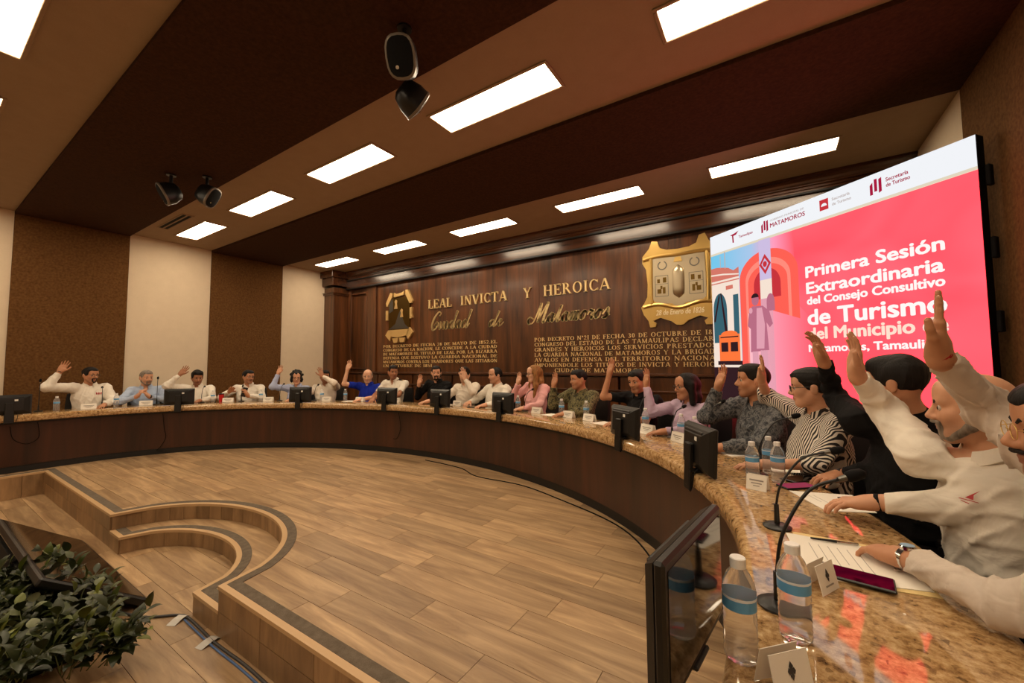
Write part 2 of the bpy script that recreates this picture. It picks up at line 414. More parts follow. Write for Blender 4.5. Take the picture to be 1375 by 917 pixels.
wpart('chair_rail', -9.33, XR, 6.44, 1.15, 1.2, M_DWOOD_H, .012); wpart('chair_rail', -9.33, XR, 6.46, .90, .93, M_DWOOD_H, .008)
for i in range(9):
    x0 = -9.33+1.2*i; wpart('wainscot_panel', x0+.02, min(x0+1.18, XR), YP, .1, 1.14)
wpart('baseboard', -9.33, XR, 6.47, 0, .1, M_DWOOD_H)

# ------------------------------------------------------------------ ceiling lights
M_LAMP = emit('lamp_diffuser', (255, 255, 255), LAMP_STR, LAMP_COL)
LX0, LDX, LL, LW = -9.12, 2.135, 1.26, .31
fm = MB()
for sx, sy, ax, ay in ((0, LW/2+.014, LL+.056, .028), (0, -LW/2-.014, LL+.056, .028), (LL/2+.014, 0, .028, LW), (-LL/2-.014, 0, .028, LW)): fm.box((sx, sy, -.007), (ax, ay, .014), .004)
fme = fm.mesh('light_frame', M_CEIL); dme = MB().box((0, 0, -.003), (LL, LW, .004)).mesh('diffuser', M_LAMP)
rows = [(5.57, 'by the walnut cornice'), (2.905, 'in the middle strip'), (.285, 'in the strip above the steps'), (-2.37, 'over the audience floor')]
ordn = ['nearest the left wall', 'second from the left wall', 'third from the left wall', 'fourth from the left wall', 'nearest the red screen wall']
for y, wh in rows:
    for i in range(5):
        r = thing('ceiling_light', f'long white ceiling light {wh}, {ordn[i]}', 'ceiling light', (LX0+LDX*i+LL/2, y, ZC), 0, 'recessed strip lights')
        link('light_frame', fme, r); link('diffuser', dme, r)
v = thing('air_vent', 'slotted air vent in the ceiling near the left wall', 'vent', (-8.3, 2.48, ZC))
m = MB(); m.box((0, .07, -.006), (1.12, .02, .012), .003).box((0, -.07, -.006), (1.12, .02, .012), .003).box((0, 0, -.006), (1.08, .02, .012), .003).box((-.55, 0, -.006), (.02, .12, .012)).box((.55, 0, -.006), (.02, .12, .012)); m.build('vent_frame', M_CEIL, v)
for s in (-1, 1): MB().box((0, s*.035, -.003), (1.07, .046, .004)).build('vent_slot', M_BLACKM, v)

# ------------------------------------------------------------------ desk
P0 = desk_path(n=110)
edge = [(.03, .652), (.012, .656), (.002, .668), (0, .69), (.0, .71), (.004, .726), (.014, .737), (.03, ZT), (.53, ZT), (.546, .735), (.555, .72), (.555, .675), (.545, .66), (.53, .652)]
top = MB().sweep(P0, edge).build('granite_worktop', M_GRANITE, smooth=True)
tag(top, 'speckled tan granite worktop running along the whole horseshoe desk', 'worktop')
dk = thing('conference_desk', 'dark walnut curved front of the horseshoe council desk', 'desk', (ECX, ECY, 0))
PB = desk_path(n=220)
def dsub(i0, i1, prof, name, mat):
    m = MB().sweep([((p[0]-ECX, p[1]-ECY), q) for p, q in PB[i0:i1+1]], prof); return m.build(name, mat, dk, smooth=True)
npan = 12; ends = [0]+[3+int(round(220*k/npan)) for k in range(npan+1)][0:]+[len(PB)-1]
for a, b in zip(ends[:-1], ends[1:]):
    if b > a: dsub(a, b, [(.075, .085), (.075, .645), (.095, .651), (.095, .08)], 'front_panel', M_DESK)
dsub(0, len(PB)-1, [(.1, 0), (.1, .651), (.12, .651), (.12, 0)], 'backing', M_KICK)
dsub(0, len(PB)-1, [(.082, .001), (.082, .088), (.1, .088), (.1, .001)], 'kick_strip', M_KICK)
dsub(0, len(PB)-1, [(.05, .628), (.05, .651), (.1, .651), (.1, .628)], 'top_rail', M_KICK)
for k in range(0, 221, 22):
    p, q = PB[3+k]; ang = math.atan2(q[1], q[0])
    m = MB().box((0, 0, 0), (.17, .03, .65), 0); o = m.build('support_panel', M_KICK, dk, loc=(p[0]+q[0]*.21-ECX, p[1]+q[1]*.21-ECY, .326)); o.rotation_euler = (0, 0, ang)

# ------------------------------------------------------------------ lettering
def serif_glyphs():
    T, t = .17, .07; G = {}
    def V(x, y0=0, y1=1, s=True): return [('l', x, y0, x, y1, T)]+([('h', x-.17, x+.17, y0+.025, .05), ('h', x-.17, x+.17, y1-.025, .05)] if s else [])
    def A(cx, cy, rx, ry, a0, a1): return [('a', cx, cy, rx, ry, a0, a1)]
    def Hh(x0, x1, y, w=.07): return [('h', x0, x1, y, w)]
    G['A'] = (.95, [('l', .1, 0, .46, 1, .07), ('l', .84, 0, .48, 1, T)]+Hh(.22, .7, .33)+Hh(0, .24, .025, .05)+Hh(.68, .99, .025, .05))
    G['B'] = (.8, V(.18)+A(.36, .75, .26, .23, -90, 90)+A(.36, .27, .33, .26, -90, 90)+Hh(.18, .4, .97)+Hh(.18, .4, .51)+Hh(.18, .4, .03))
    G['C'] = (.85, A(.47, .5, .42, .5, 45, 315)+[('l', .78, .7, .78, .95, .05), ('l', .78, .05, .78, .25, .05)])
    G['D'] = (.9, V(.18)+A(.36, .5, .46, .48, -90, 90)+Hh(.18, .4, .97)+Hh(.18, .4, .03))
    G['E'] = (.78, V(.18)+Hh(.18, .7, .965)+Hh(.18, .72, .035)+Hh(.18, .52, .51)+[('l', .69, .78, .69, 1, .05), ('l', .71, 0, .71, .24, .05), ('l', .52, .4, .52, .62, .05)])
    G['F'] = (.72, V(.18)+Hh(.18, .68, .965)+Hh(.18, .52, .51)+[('l', .67, .78, .67, 1, .05), ('l', .52, .4, .52, .62, .05)])
    G['G'] = (.9, A(.47, .5, .42, .5, 45, 315)+[('l', .78, .7, .78, .95, .05), ('l', .76, .05, .76, .42, T)]+Hh(.6, .9, .42, .05))
    G['H'] = (.98, V(.18)+V(.78)+Hh(.18, .78, .51)); G['I'] = (.4, V(.19)); G['J'] = (.55, V(.34, .2, 1)+A(.2, .2, .16, .2, 180, 360))
    G['K'] = (.92, V(.18)+[('l', .22, .45, .72, 1, .07), ('l', .36, .55, .8, 0, T)]); G['L'] = (.74, V(.18)+Hh(.18, .7, .035)+[('l', .69, 0, .69, .27, .05)])
    G['M'] = (1.15, [('l', .16, 0, .16, 1, .07), ('l', .16, 1, .56, .05, T), ('l', .56, .05, .94, 1, .07), ('l', .97, 0, .97, 1, T)]+Hh(.02, .3, .025, .05)+Hh(.8, 1.13, .025, .05))
    G['N'] = (.98, [('l', .16, 0, .16, 1, .07), ('l', .16, 1, .8, 0, T), ('l', .82, 0, .82, 1, .07)]+Hh(.02, .3, .025, .05)+Hh(.68, .96, .975, .05))
    G['O'] = (.98, A(.48, .5, .44, .5, 0, 360)); G['Q'] = (.98, G['O'][1]+[('l', .5, .12, .88, -.14, .12)])
    G['P'] = (.78, V(.18)+A(.36, .73, .3, .25, -90, 90)+Hh(.18, .4, .97)+Hh(.18, .4, .48))
    G['R'] = (.9, V(.18)+A(.36, .74, .28, .24, -90, 90)+Hh(.18, .4, .97)+Hh(.18, .4, .5)+[('l', .44, .5, .8, 0, T)]+Hh(.72, .92, .025, .05))
    G['S'] = (.68, A(.33, .73, .25, .25, 30, 270)+A(.33, .25, .27, .25, -150, 90)+[('l', .56, .72, .56, .98, .05), ('l', .08, .03, .08, .28, .05)])
    G['T'] = (.85, V(.42)+Hh(.04, .8, .965)+[('l', .05, .76, .05, 1, .05), ('l', .79, .76, .79, 1, .05)])
    G['U'] = (.95, [('l', .18, .3, .18, 1, T), ('l', .78, .3, .78, 1, .07)]+A(.48, .3, .3, .3, 180, 360)+Hh(.02, .34, .975, .05)+Hh(.64, .92, .975, .05))
    G['V'] = (.93, [('l', .12, 1, .46, 0, T), ('l', .82, 1, .48, 0, .07)]+Hh(0, .3, .975, .05)+Hh(.68, .94, .975, .05))
    G['X'] = (.9, [('l', .12, 1, .78, 0, T), ('l', .78, 1, .12, 0, .07)]); G['Y'] = (.92, [('l', .12, 1, .46, .45, T), ('l', .82, 1, .46, .45, .07)]+V(.46, 0, .5, False)+Hh(.3, .62, .025, .05)+Hh(0, .3, .975, .05)+Hh(.68, .94, .975, .05))
    G['Z'] = (.8, [('l', .12, 0, .66, 1, T)]+Hh(.06, .72, .965)+Hh(.06, .74, .035)); G['W'] = G['V']
    G['0'] = (.68, A(.33, .5, .28, .5, 0, 360)); G['1'] = (.45, V(.24)); G['2'] = (.66, A(.32, .72, .25, .28, -10, 170)+[('l', .1, .05, .54, .6, .1)]+Hh(.06, .62, .04, .09))
    G['3'] = (.64, A(.3, .75, .24, .25, -80, 160)+A(.3, .26, .26, .26, -160, 85)); G['5'] = (.64, Hh(.14, .56, .95, .09)+[('l', .15, .55, .15, .98, .08)]+A(.3, .31, .26, .3, -150, 130))
    G['8'] = (.66, A(.32, .75, .22, .24, 0, 360)+A(.32, .26, .27, .26, 0, 360)); G['º'] = (.4, A(.2, .8, .13, .18, 0, 360)); G[','] = (.3, [('l', .12, -.12, .16, .12, .1)]); G['.'] = (.3, [('l', .15, 0, .15, .13, .13)]); G[' '] = (.5, [])
    return G
GL = serif_glyphs()
def glyph(m, ch, x, y, sx, sy, dep):
    w, st = GL.get(ch, GL['I'])
    def poly(P): m.prism([(x+a*sx, y+b*sy) for a, b in P], 0, -dep)
    for s in st:
        if s[0] == 'l': _, x0, y0, x1, y1, t = s; poly([(x0-t/2, y0), (x0+t/2, y0), (x1+t/2, y1), (x1-t/2, y1)])
        elif s[0] == 'h': _, x0, x1, yy, t = s; poly([(x0, yy-t/2), (x1, yy-t/2), (x1, yy+t/2), (x0, yy+t/2)])
        else:
            _, cx, cy, rx, ry, a0, a1 = s; k = max(6, int(abs(a1-a0)/24)); o = []; inn = []
            for i in range(k+1):
                a = math.radians(a0+(a1-a0)*i/k); c, q = math.cos(a), math.sin(a)
                o.append((cx+rx*c, cy+ry*q)); inn.append((cx+(rx-.15)*c, cy+(ry-.06)*q))
            for i in range(k): poly([o[i], o[i+1], inn[i+1], inn[i]])
def text_width(s): return sum(GL.get(c, GL['I'])[0]+.1 for c in s)
def serif_line(name, label, s, x0, x1, z0, hgt, dep, each=True, mat=M_LETTER, y=YP-.001):
    r = thing(name, label, 'lettering', (x0, y, z0))
    sx = (x1-x0)/text_width(s); x = 0; mm = MB()
    for c in s:
        if c != ' ':
            if each:
                m = MB(); glyph(m, c, 0, 0, sx, hgt, dep); m.build('letter', mat, r, loc=(x, 0, 0))
            else: glyph(mm, c, x, 0, sx, hgt, dep)
        x += (GL.get(c, GL['I'])[0]+.1)*sx
    if not each: mm.build('letter_row', mat, r)['kind'] = 'stuff'
    return r
serif_line('brass_lettering', 'large raised brass capitals LEAL INVICTA Y HEROICA on the walnut wall', 'LEAL  INVICTA   Y  HEROICA', -6.42, -2.22, 2.60, .20, .03)
left_txt = ['POR DECRETO DE FECHA 28 DE MAYO DE 1852.EL', 'CONGRESO DE LA NACION, LE CONCEDE A LA CIUDAD', 'DE MATAMOROS EL TITULO DE LEAL POR LA BIZARRA', 'DEFENSA QUE SOSTUVO LA GUARDIA NACIONAL DE', 'MATAMOROS CONTRA LOS TRAIDORES QUE LAS SITIARON', 'EN OCTUBRE DE 1851']
right_txt = ['POR DECRETO Nº21 DE FECHA 30 DE OCTUBRE DE 1851', 'CONGRESO DEL ESTADO DE LAS TAMAULIPAS DECLARO', 'GRANDES Y HEROICOS LOS SERVICIOS PRESTADOS ', 'LA GUARDIA NACIONAL DE MATAMOROS Y LA BRIGADA', 'AVALOS EN DEFENSA DEL TERRITORIO NACIONAL', 'IMPONIENDOLE LOS TITULOS DE INVICTA Y HEROICA', 'CIUDAD DE MATAMOROS.']
nth = ['first', 'second', 'third', 'fourth', 'fifth', 'sixth', 'seventh']
for i, s in enumerate(left_txt):
    serif_line('brass_text_line', f'{nth[i]} line of the small brass inscription under the smaller crest', s, -7.93, -4.55 if i < 5 else -6.3, 1.775-.093*i, .066, .012, False)
for i, s in enumerate(right_txt):
    serif_line('brass_text_line', f'{nth[i]} line of the small brass inscription under the large plaque', s, -3.71 if i < 6 else -3.3, (-.62 if i < 6 else -1.7), 1.775-.094*i, .07, .012, False)
# script line
SC = {'C': ([(.55, .85), (.62, 1.0), (.42, 1.08), (.15, .75), (.05, .3), (.2, -.05), (.45, .05), (.58, .3), (.45, .45), (.32, .3), (.4, .15)], .62),
 'i': ([(0, .25), (.12, .45), (.1, .1), (.17, 0), (.3, .22)], .3), 'u': ([(0, .25), (.1, .45), (.08, .1), (.2, 0), (.34, .3), (.36, .45), (.33, .1), (.4, 0), (.52, .22)], .52),
 'd': ([(.34, .4), (.2, .46), (.06, .25), (.1, .02), (.22, .05), (.36, .4), (.52, 1.05), (.36, .12), (.44, 0), (.56, .22)], .56),
 'a': ([(.32, .4), (.2, .46), (.05, .25), (.1, .02), (.22, .05), (.35, .42), (.31, .1), (.38, 0), (.5, .22)], .5), 'e': ([(0, .18), (.22, .3), (.24, .43), (.14, .46), (.06, .2), (.14, 0), (.28, .06), (.38, .24)], .38),
 'M': ([(.1, .2), (-.12, .3), (-.22, .12), (-.08, -.06), (.18, .1), (.4, 1.05), (.42, .05), (.5, .3), (.82, 1.08), (.74, .1), (.84, 0), (.98, .24)], .98),
 't': ([(0, .22), (.2, .85), (.12, .1), (.2, 0), (.34, .24)], .34), 'm': ([(0, .2), (.1, .45), (.06, 0), (.2, .42), (.26, .4), (.22, 0), (.36, .43), (.42, .4), (.38, .08), (.44, 0), (.56, .22)], .56),
 'o': ([(.02, .2), (.2, .45), (.06, .3), (.1, .02), (.26, .08), (.28, .36), (.2, .45), (.3, .38), (.42, .4)], .42), 'r': ([(0, .22), (.1, .48), (.14, .4), (.26, .42), (.22, .1), (.28, 0), (.38, .2)], .38), 's': ([(0, .2), (.2, .5), (.26, .2), (.18, 0), (.05, .04), (.12, .02), (.36, .16)], .36)}
def script_word(name, label, w, x0, x1, z0, hgt):
    tot = sum(SC[c][1] for c in w); sx = (x1-x0)/tot; r = thing(name, label, 'lettering', (x0, YP-.001, z0)); x = 0
    for c in w:
        pts, ad = SC[c]; pl = [Vector((q[0]*sx+q[1]*hgt*.28, 0, q[1]*hgt)) for q in spline([(a, b, 0) for a, b in pts], 6)]
        m = MB()
        for a, b in zip(pl[:-1], pl[1:]):
            d = b-a
            if d.length < 1e-5: continue
            n = Vector((-d.z, 0, d.x)).normalized(); wd = hgt*(.036+.04*max(0, -d.normalized().z if d.z < 0 else 0)); e = d.normalized()*wd*.3
            q = [a-e+n*wd, a-e-n*wd, b+e-n*wd, b+e+n*wd]; m.prism([(k.x, k.z) for k in q], 0, -.012)
        m.build('letter', M_LETTER, r, loc=(x, 0, 0)); x += ad*sx
    return r
script_word('script_lettering', 'flowing brass script word Ciudad on the walnut wall', 'Ciudad', -6.36, -5.28, 2.14, .34)
script_word('script_lettering', 'short flowing brass script word de on the walnut wall', 'de', -4.78, -4.42, 2.12, .28)
script_word('script_lettering', 'flowing brass script word Matamoros on the walnut wall', 'Matamoros', -3.78, -2.28, 2.13, .33)
# smaller crest with scroll pieces
cr = thing('crest_shield', 'small bronze coat of arms with pale gold scroll pieces', 'crest', (-7.36, YP-.001, 2.55))
M_GOLDP = plain('pale_gold', (232, 196, 130), .45, .6)
MB().prism([(-.36, -.36), (.36, -.36), (.36, .40), (-.36, .40)], 0, -.03).build('shield_plate', M_BRASSD, cr)
MB().prism([(-.34, -.34), (.34, -.34), (.2, -.24), (.1, -.05), (.04, .1), (-.03, -.02), (-.12, -.22)], -.03, -.036).build('mountain', M_PEWTER, cr)
MB().prism([(-.34, .05), (-.2, .1), (-.22, .38), (-.34, .38)], -.03, -.034).build('pewter_plate', M_PEWTER, cr)  # thin pewter-coloured piece in the upper left of the shield
def scroll(pts): MB().prism(pts, 0, -.045).build('scroll', M_GOLDP, cr)
scroll([(-.45, .30), (-.30, .54), (-.22, .52), (-.24, .42), (-.38, .22), (-.43, .22)]); scroll([(.45, .30), (.30, .56), (.22, .56), (.22, .46), (.36, .24), (.43, .24)])
scroll([(-.17, .42), (.16, .45), (.18, .54), (.1, .51), (-.1, .49), (-.17, .53)]); scroll([(-.45, -.12), (-.37, -.12), (-.37, .12), (-.45, .12)])
scroll([(.37, -.12), (.45, -.1), (.43, .0), (.45, .14), (.37, .14)]); scroll([(-.36, -.36), (-.46, -.48), (-.30, -.62), (-.26, -.5)]); scroll([(.36, -.32), (.47, -.44), (.32, -.60), (.26, -.5)])
scroll([(-.36, -.36), (.36, -.36), (.28, -.5), (0, -.54), (-.24, -.52)]); scroll([(-.22, -.56), (-.02, -.55), (-.04, -.66), (-.16, -.67)]); scroll([(.02, -.55), (.22, -.55), (.18, -.66), (.05, -.66)])
for a, b, s in ((-.1, .25, 1.1), (.1, .03, 1.0)): MB().prism([(a-.05*s, b-.1*s), (a+.05*s, b-.1*s), (a+.03*s, b), (a+.04*s, b+.07*s), (a, b+.1*s), (a-.04*s, b+.06*s), (a-.02*s, b)], -.036, -.046).build('figure_relief', M_GOLDP, cr)
# large brass plaque
pq = thing('brass_plaque', 'large polished brass plaque dated 28 de Enero de 1826 beside the screen', 'plaque', (-1.16, YP-.001, 2.60))
def mirror(pts): return pts+[(-x, z) for x, z in reversed(pts) if abs(x) > 1e-4]
half = [(0, .50), (.16, .51), (.26, .55), (.30, .66), (.38, .68), (.43, .56), (.53, .45), (.535, .34), (.48, .24), (.46, .0), (.47, -.2), (.52, -.3), (.57, -.36), (.53, -.48), (.46, -.58), (.44, -.68), (.36, -.68), (.34, -.62), (.39, -.58), (.28, -.54), (.12, -.6), (.05, -.66), (0, -.665)]
MB().prism(mirror(half), 0, -.05).build('plaque_body', M_BRASS, pq)
for pts in ([(-.52, .0, .39), (-.3, 0, .42), (0, 0, .41), (.3, 0, .42), (.52, 0, .4)], [(-.53, 0, -.36), (-.3, 0, -.33), (0, 0, -.4), (.3, 0, -.33), (.53, 0, -.36)], [(-.40, 0, .40), (-.41, 0, 0), (-.40, 0, -.34)], [(.40, 0, .40), (.41, 0, 0), (.40, 0, -.34)]):
    MB().tube([(a, -.05, c) for a, b, c in spline(pts, 5)], .03, 8).build('rolled_rim', M_BRASS, pq, smooth=True)
inner = mirror([(0, .38), (.37, .40), (.38, -.26), (.3, -.32), (.1, -.33), (0, -.42)])
MB().prism(inner, -.05, -.06).build('engraved_plate', M_BRASSB, pq)
for sx in (-1, 1):
    m = MB()
    for k in range(13): a = math.radians(125+k*24); m.box((sx*.23+.062*math.cos(a), -.062, .27+.062*math.sin(a)), (.016, .006, .026), 0, Matrix.Rotation(-a, 3, 'Y'))
    m.build('wreath', M_PEWTER, pq)['kind'] = 'stuff'
    for x_, w_, z_, h_ in ((.15, .008, -.05, .32), (.34, .008, -.05, .32), (.245, .19, .11, .008), (.245, .19, -.21, .008), (.245, .19, -.02, .006)): MB().box((sx*x_, -.0615, z_), (w_, .003, h_)).build('engraved_frame', M_PEWTER, pq)
    for x_, z_, w_, h_ in ((.2, .04, .05, .08), (.29, .03, .04, .06), (.21, -.12, .04, .1), (.28, -.13, .06, .07), (.25, -.07, .03, .05)): MB().box((sx*x_, -.0615, z_), (w_, .004, h_), .0015).build('engraved_relief', M_BRASSD, pq)
m = MB(); bp = []
for i in range(9):
    for j in range(9): a = -PI/2+PI*i/8; z = -.26+.52*j/8; e = math.sqrt(max(0, 1-abs((z)/.26)**6)); bp.append((.085*math.sin(a)*e, -.06-.05*math.cos(a)*e, z))
m.add(bp, [(i*9+j, (i+1)*9+j, (i+1)*9+j+1, i*9+j+1) for i in range(8) for j in range(8)]); m.build('shield_boss', M_BRASSB, pq, smooth='all')
MB().prism([(-.06, .3), (.06, .3), (.04, .37), (-.04, .37)], -.06, -.075).build('crown', M_BRASS, pq)

# ------------------------------------------------------------------ text from the built-in font
def text_mesh(s, name, width=None, height=None, bold=.0, ext=0.0, shear=0.0):
    cu = bpy.data.curves.new(name, 'FONT'); cu.body = s; cu.extrude = ext; cu.shear = shear; cu.resolution_u = 3
    o = bpy.data.objects.new(name, cu); COL.objects.link(o); dg = bpy.context.evaluated_depsgraph_get(); dg.update()
    me = bpy.data.meshes.new_from_object(o.evaluated_get(dg)); bpy.data.objects.remove(o); bpy.data.curves.remove(cu)
    n = len(me.vertices); co = np.empty(n*3, np.float32); me.vertices.foreach_get('co', co); co = co.reshape(-1, 3)
    mn, mx = co.min(0), co.max(0); h0 = .73
    sx = width/(mx[0]-mn[0]) if width else height/h0; sy = height/h0 if height else sx
    out = np.stack([(co[:, 0]-mn[0])*sx, co[:, 2], co[:, 1]*sy], 1)      # stands in the XZ plane, reads from -Y
    if bold <= 0:
        me.vertices.foreach_set('co', out.ravel().astype(np.float32)); me.update(); me.name = name; return me
    F = [tuple(p.vertices) for p in me.polygons]; VV = []; FF = []; r = bold*(height or .1)
    for k in range(9):                                                   # heavier weight: the glyphs spread a little all round
        dx, dz = (0, 0) if k == 8 else (r*math.cos(PI*k/4), r*math.sin(PI*k/4)*.8); b = len(VV)
        VV += [(x+dx, y-.00004*k, z+dz) for x, y, z in out]; FF += [tuple(i+b for i in f) for f in F]
    bpy.data.meshes.remove(me); me = bpy.data.meshes.new(name); me.from_pydata(VV, [], FF); me.update(); return me
def text_on(s, name, mat, parent, x, y, z, width=None, height=None, bold=.0, ext=0.0, shear=0.0):
    me = text_mesh(s, name, width, height, bold, ext, shear); me.materials.clear(); me.materials.append(mat)
    return link(name, me, parent, (x, y, z))
text_on('28 de Enero de 1826', 'plaque_text', plain('plaque_letter', (250, 236, 196), .6), pq, -.34, -.06, -.50, .68, .085, .03, 0.0, .2)

# ------------------------------------------------------------------ LED screen
SA, SB = Vector((-.66, 6.0)), Vector((1.34, 4.37)); SWD = (SB-SA).length; Z0, Z1 = .845, 3.06
sc = thing('led_screen', 'large glowing red and white LED screen announcing a tourism council session', 'screen', (SA.x, SA.y, 0), math.atan2(SB.y-SA.y, SB.x-SA.x))
SH = Z1-Z0
MB().box((SWD/2, .05, (Z0+Z1)/2), (SWD+.004, .09, SH+.004)).build('cabinet', M_BLACKM, sc)
for k in range(4): MB().box((SWD+.03, .07, Z0+.25+k*.55), (.03, .05, .16), .006).build('side_latch', M_BLACKM, sc)
MB().box((SWD/2, .05, Z0-.03), (SWD+.06, .14, .05), .008).build('bottom_rail', M_BLACKM, sc)
for k in range(3):
    x = .12+k*(SWD-.24)/2; MB().box((x, .13, Z0/2+.6), (.05, .05, Z0+1.2)).box((x, .3, .03), (.06, .6, .05)).build('stand_leg', M_BLACKM, sc)
RG = (1.9, 1.0, 1.0)
def flat(name, mat, polys, layer):
    m = MB()
    for P in polys: m.add([(x, 0, z) for x, z in P], [tuple(range(len(P)))])
    return m.build(name, mat, sc, loc=(0, -.001*layer-.0006, 0))
def rect(x0, x1, z0, z1): return [(x0, z0), (x1, z0), (x1, z1), (x0, z1)]
def circ(cx, cz, rx, rz, a0=0, a1=360, n=20, ends=()): return [(cx+rx*math.cos(math.radians(a0+(a1-a0)*i/n)), cz+rz*math.sin(math.radians(a0+(a1-a0)*i/n))) for i in range(n+1)]+list(ends)
def red_field():
    t = NT('screen_red'); v = t.coord((1, 1, 1)); t.t.nodes.remove(t.b)
    nz = t.n('ShaderNodeTexNoise', Scale=1.3, Detail=2.0, Distortion=.6); t.l(v, nz.inputs['Vector'])
    col = t.ramp(nz.outputs['Fac'], [(.3, (2.6, .090, .125)), (.7, (2.8, .145, .19))]); e = t.n('ShaderNodeEmission'); t.l(col, e.inputs[0]); e.inputs[1].default_value = SCREEN
    t.l(e.outputs[0], t.out.inputs[0]); return t.m
def sky_field():
    t = NT('screen_sky'); v = t.coord((1, 1, 1)); t.t.nodes.remove(t.b); sp = t.n('ShaderNodeSeparateXYZ'); t.l(v, sp.inputs[0])
    mr = t.n('ShaderNodeMapRange'); mr.inputs[1].default_value = .1; mr.inputs[2].default_value = 1.15; t.l(sp.outputs['X'], mr.inputs[0])
    col = t.ramp(mr.outputs[0], [(0, lin((120, 200, 235))), (.5, lin((170, 200, 235))), (.72, lin((235, 170, 205))), (1, (1.7, .115, .155))]); e = t.n('ShaderNodeEmission'); t.l(col, e.inputs[0]); e.inputs[1].default_value = SCREEN
    t.l(e.outputs[0], t.out.inputs[0]); return t.m
def pink_fade():
    t = NT('screen_pink'); v = t.coord((1, 1, 1)); t.t.nodes.remove(t.b); sp = t.n('ShaderNodeSeparateXYZ'); t.l(v, sp.inputs[0])
    mr = t.n('ShaderNodeMapRange'); mr.inputs[1].default_value = .6; mr.inputs[2].default_value = 1.35; t.l(sp.outputs['X'], mr.inputs[0])
    col = t.ramp(mr.outputs[0], [(0, lin((255, 190, 200))), (.4, lin((255, 150, 170))), (1, (1.75, .10, .14))]); e = t.n('ShaderNodeEmission'); t.l(col, e.inputs[0]); e.inputs[1].default_value = SCREEN
    t.l(e.outputs[0], t.out.inputs[0]); return t.m
E_W = emit('screen_white', (240, 242, 246), SCREEN*1.02); E_WT = emit('screen_text', (255, 250, 246), SCREEN); E_GOLD = emit('screen_gold', (226, 214, 190), SCREEN)
E_CORAL = emit('screen_coral', (255, 98, 84), SCREEN); E_CORALL = emit('screen_coral_light', (255, 140, 124), SCREEN); E_CORALD = emit('screen_coral_dark', (200, 52, 60), SCREEN)
E_CRM = emit('screen_cream', (246, 226, 210), SCREEN); E_TER = emit('screen_terracotta', (214, 120, 104), SCREEN); E_TEAL = emit('screen_teal', (58, 98, 110), SCREEN)
E_DK = emit('screen_dark', (52, 30, 34), SCREEN); E_OR = emit('screen_orange', (255, 120, 60), SCREEN); E_MAU = emit('screen_mauve', (186, 110, 132), SCREEN); E_MAUL = emit('screen_mauve_light', (226, 160, 176), SCREEN)
E_LIL = emit('screen_lilac', (206, 190, 226), SCREEN); E_WINE = emit('screen_wine', (168, 24, 60), SCREEN); E_GREY = emit('screen_grey', (190, 176, 172), SCREEN); E_PT = emit('screen_text_cream', (255, 226, 206), SCREEN)
ZB = 2.795
flat('red_field', red_field(), [rect(0, SWD, Z0, ZB)], 0); flat('sky', sky_field(), [rect(0, 1.15, Z0, ZB)], 1)
flat('pink_glow', pink_fade(), [[(.6, Z0), (1.35, Z0), (1.35, 1.75), (1.15, 2.0), (.85, 2.2), (.6, 2.2)]], 2)
flat('logo_band', E_W, [rect(0, SWD, ZB, Z1)], 1); flat('band_edge', E_GOLD, [rect(0, SWD, ZB-.006, ZB+.022)], 2)
# church facade, tower finials
flat('church_wall', E_CRM, [rect(0, .44, Z0, 2.44)], 2)
wav = [(0, 2.44), (.44, 2.44), (.44, 2.56), (.36, 2.53), (.28, 2.58), (.2, 2.60), (.1, 2.62), (0, 2.62)]
flat('church_cornice', E_TER, [wav, rect(0, .44, 2.40, 2.415)], 3); flat('cornice_line', E_CRM, [[(0, 2.52), (.2, 2.50), (.44, 2.46), (.44, 2.475), (.2, 2.52), (0, 2.54)]], 4)
flat('finial', E_GREY, [rect(.155, .165, 2.6, 2.76), rect(.225, .24, 2.58, 2.80)], 3)
flat('church_window', E_TEAL, [circ(.13, 2.05, .11, .22, 0, 180, 12, [(.02, 1.62), (.24, 1.62)]), rect(.34, .42, 1.62, 2.22)], 3)
flat('church_arch', E_DK, [[(.02, 1.9), (.05, 1.9), (.13, 2.22), (.12, 2.27)], [(.24, 1.75), (.2, 1.75), (.14, 2.27), (.16, 2.27)]], 4)
flat('church_column', E_CRM, [rect(.245, .275, 1.6, 2.3), rect(.305, .335, 1.6, 2.3)], 4); flat('column_capital', E_TER, [rect(.235, .345, 2.3, 2.35)], 5)
flat('tram', E_OR, [rect(.1, .42, 1.36, 1.72), circ(.26, 1.72, .13, .05, 0, 180, 8)], 5); flat('tram_window', E_DK, [rect(.13, .24, 1.5, 1.62), rect(.28, .39, 1.5, 1.62), rect(.07, .45, 1.33, 1.38), rect(.12, .40, 1.68, 1.695)], 6)
flat('church_base', E_DK, [rect(0, .5, Z0, 1.3)], 4)
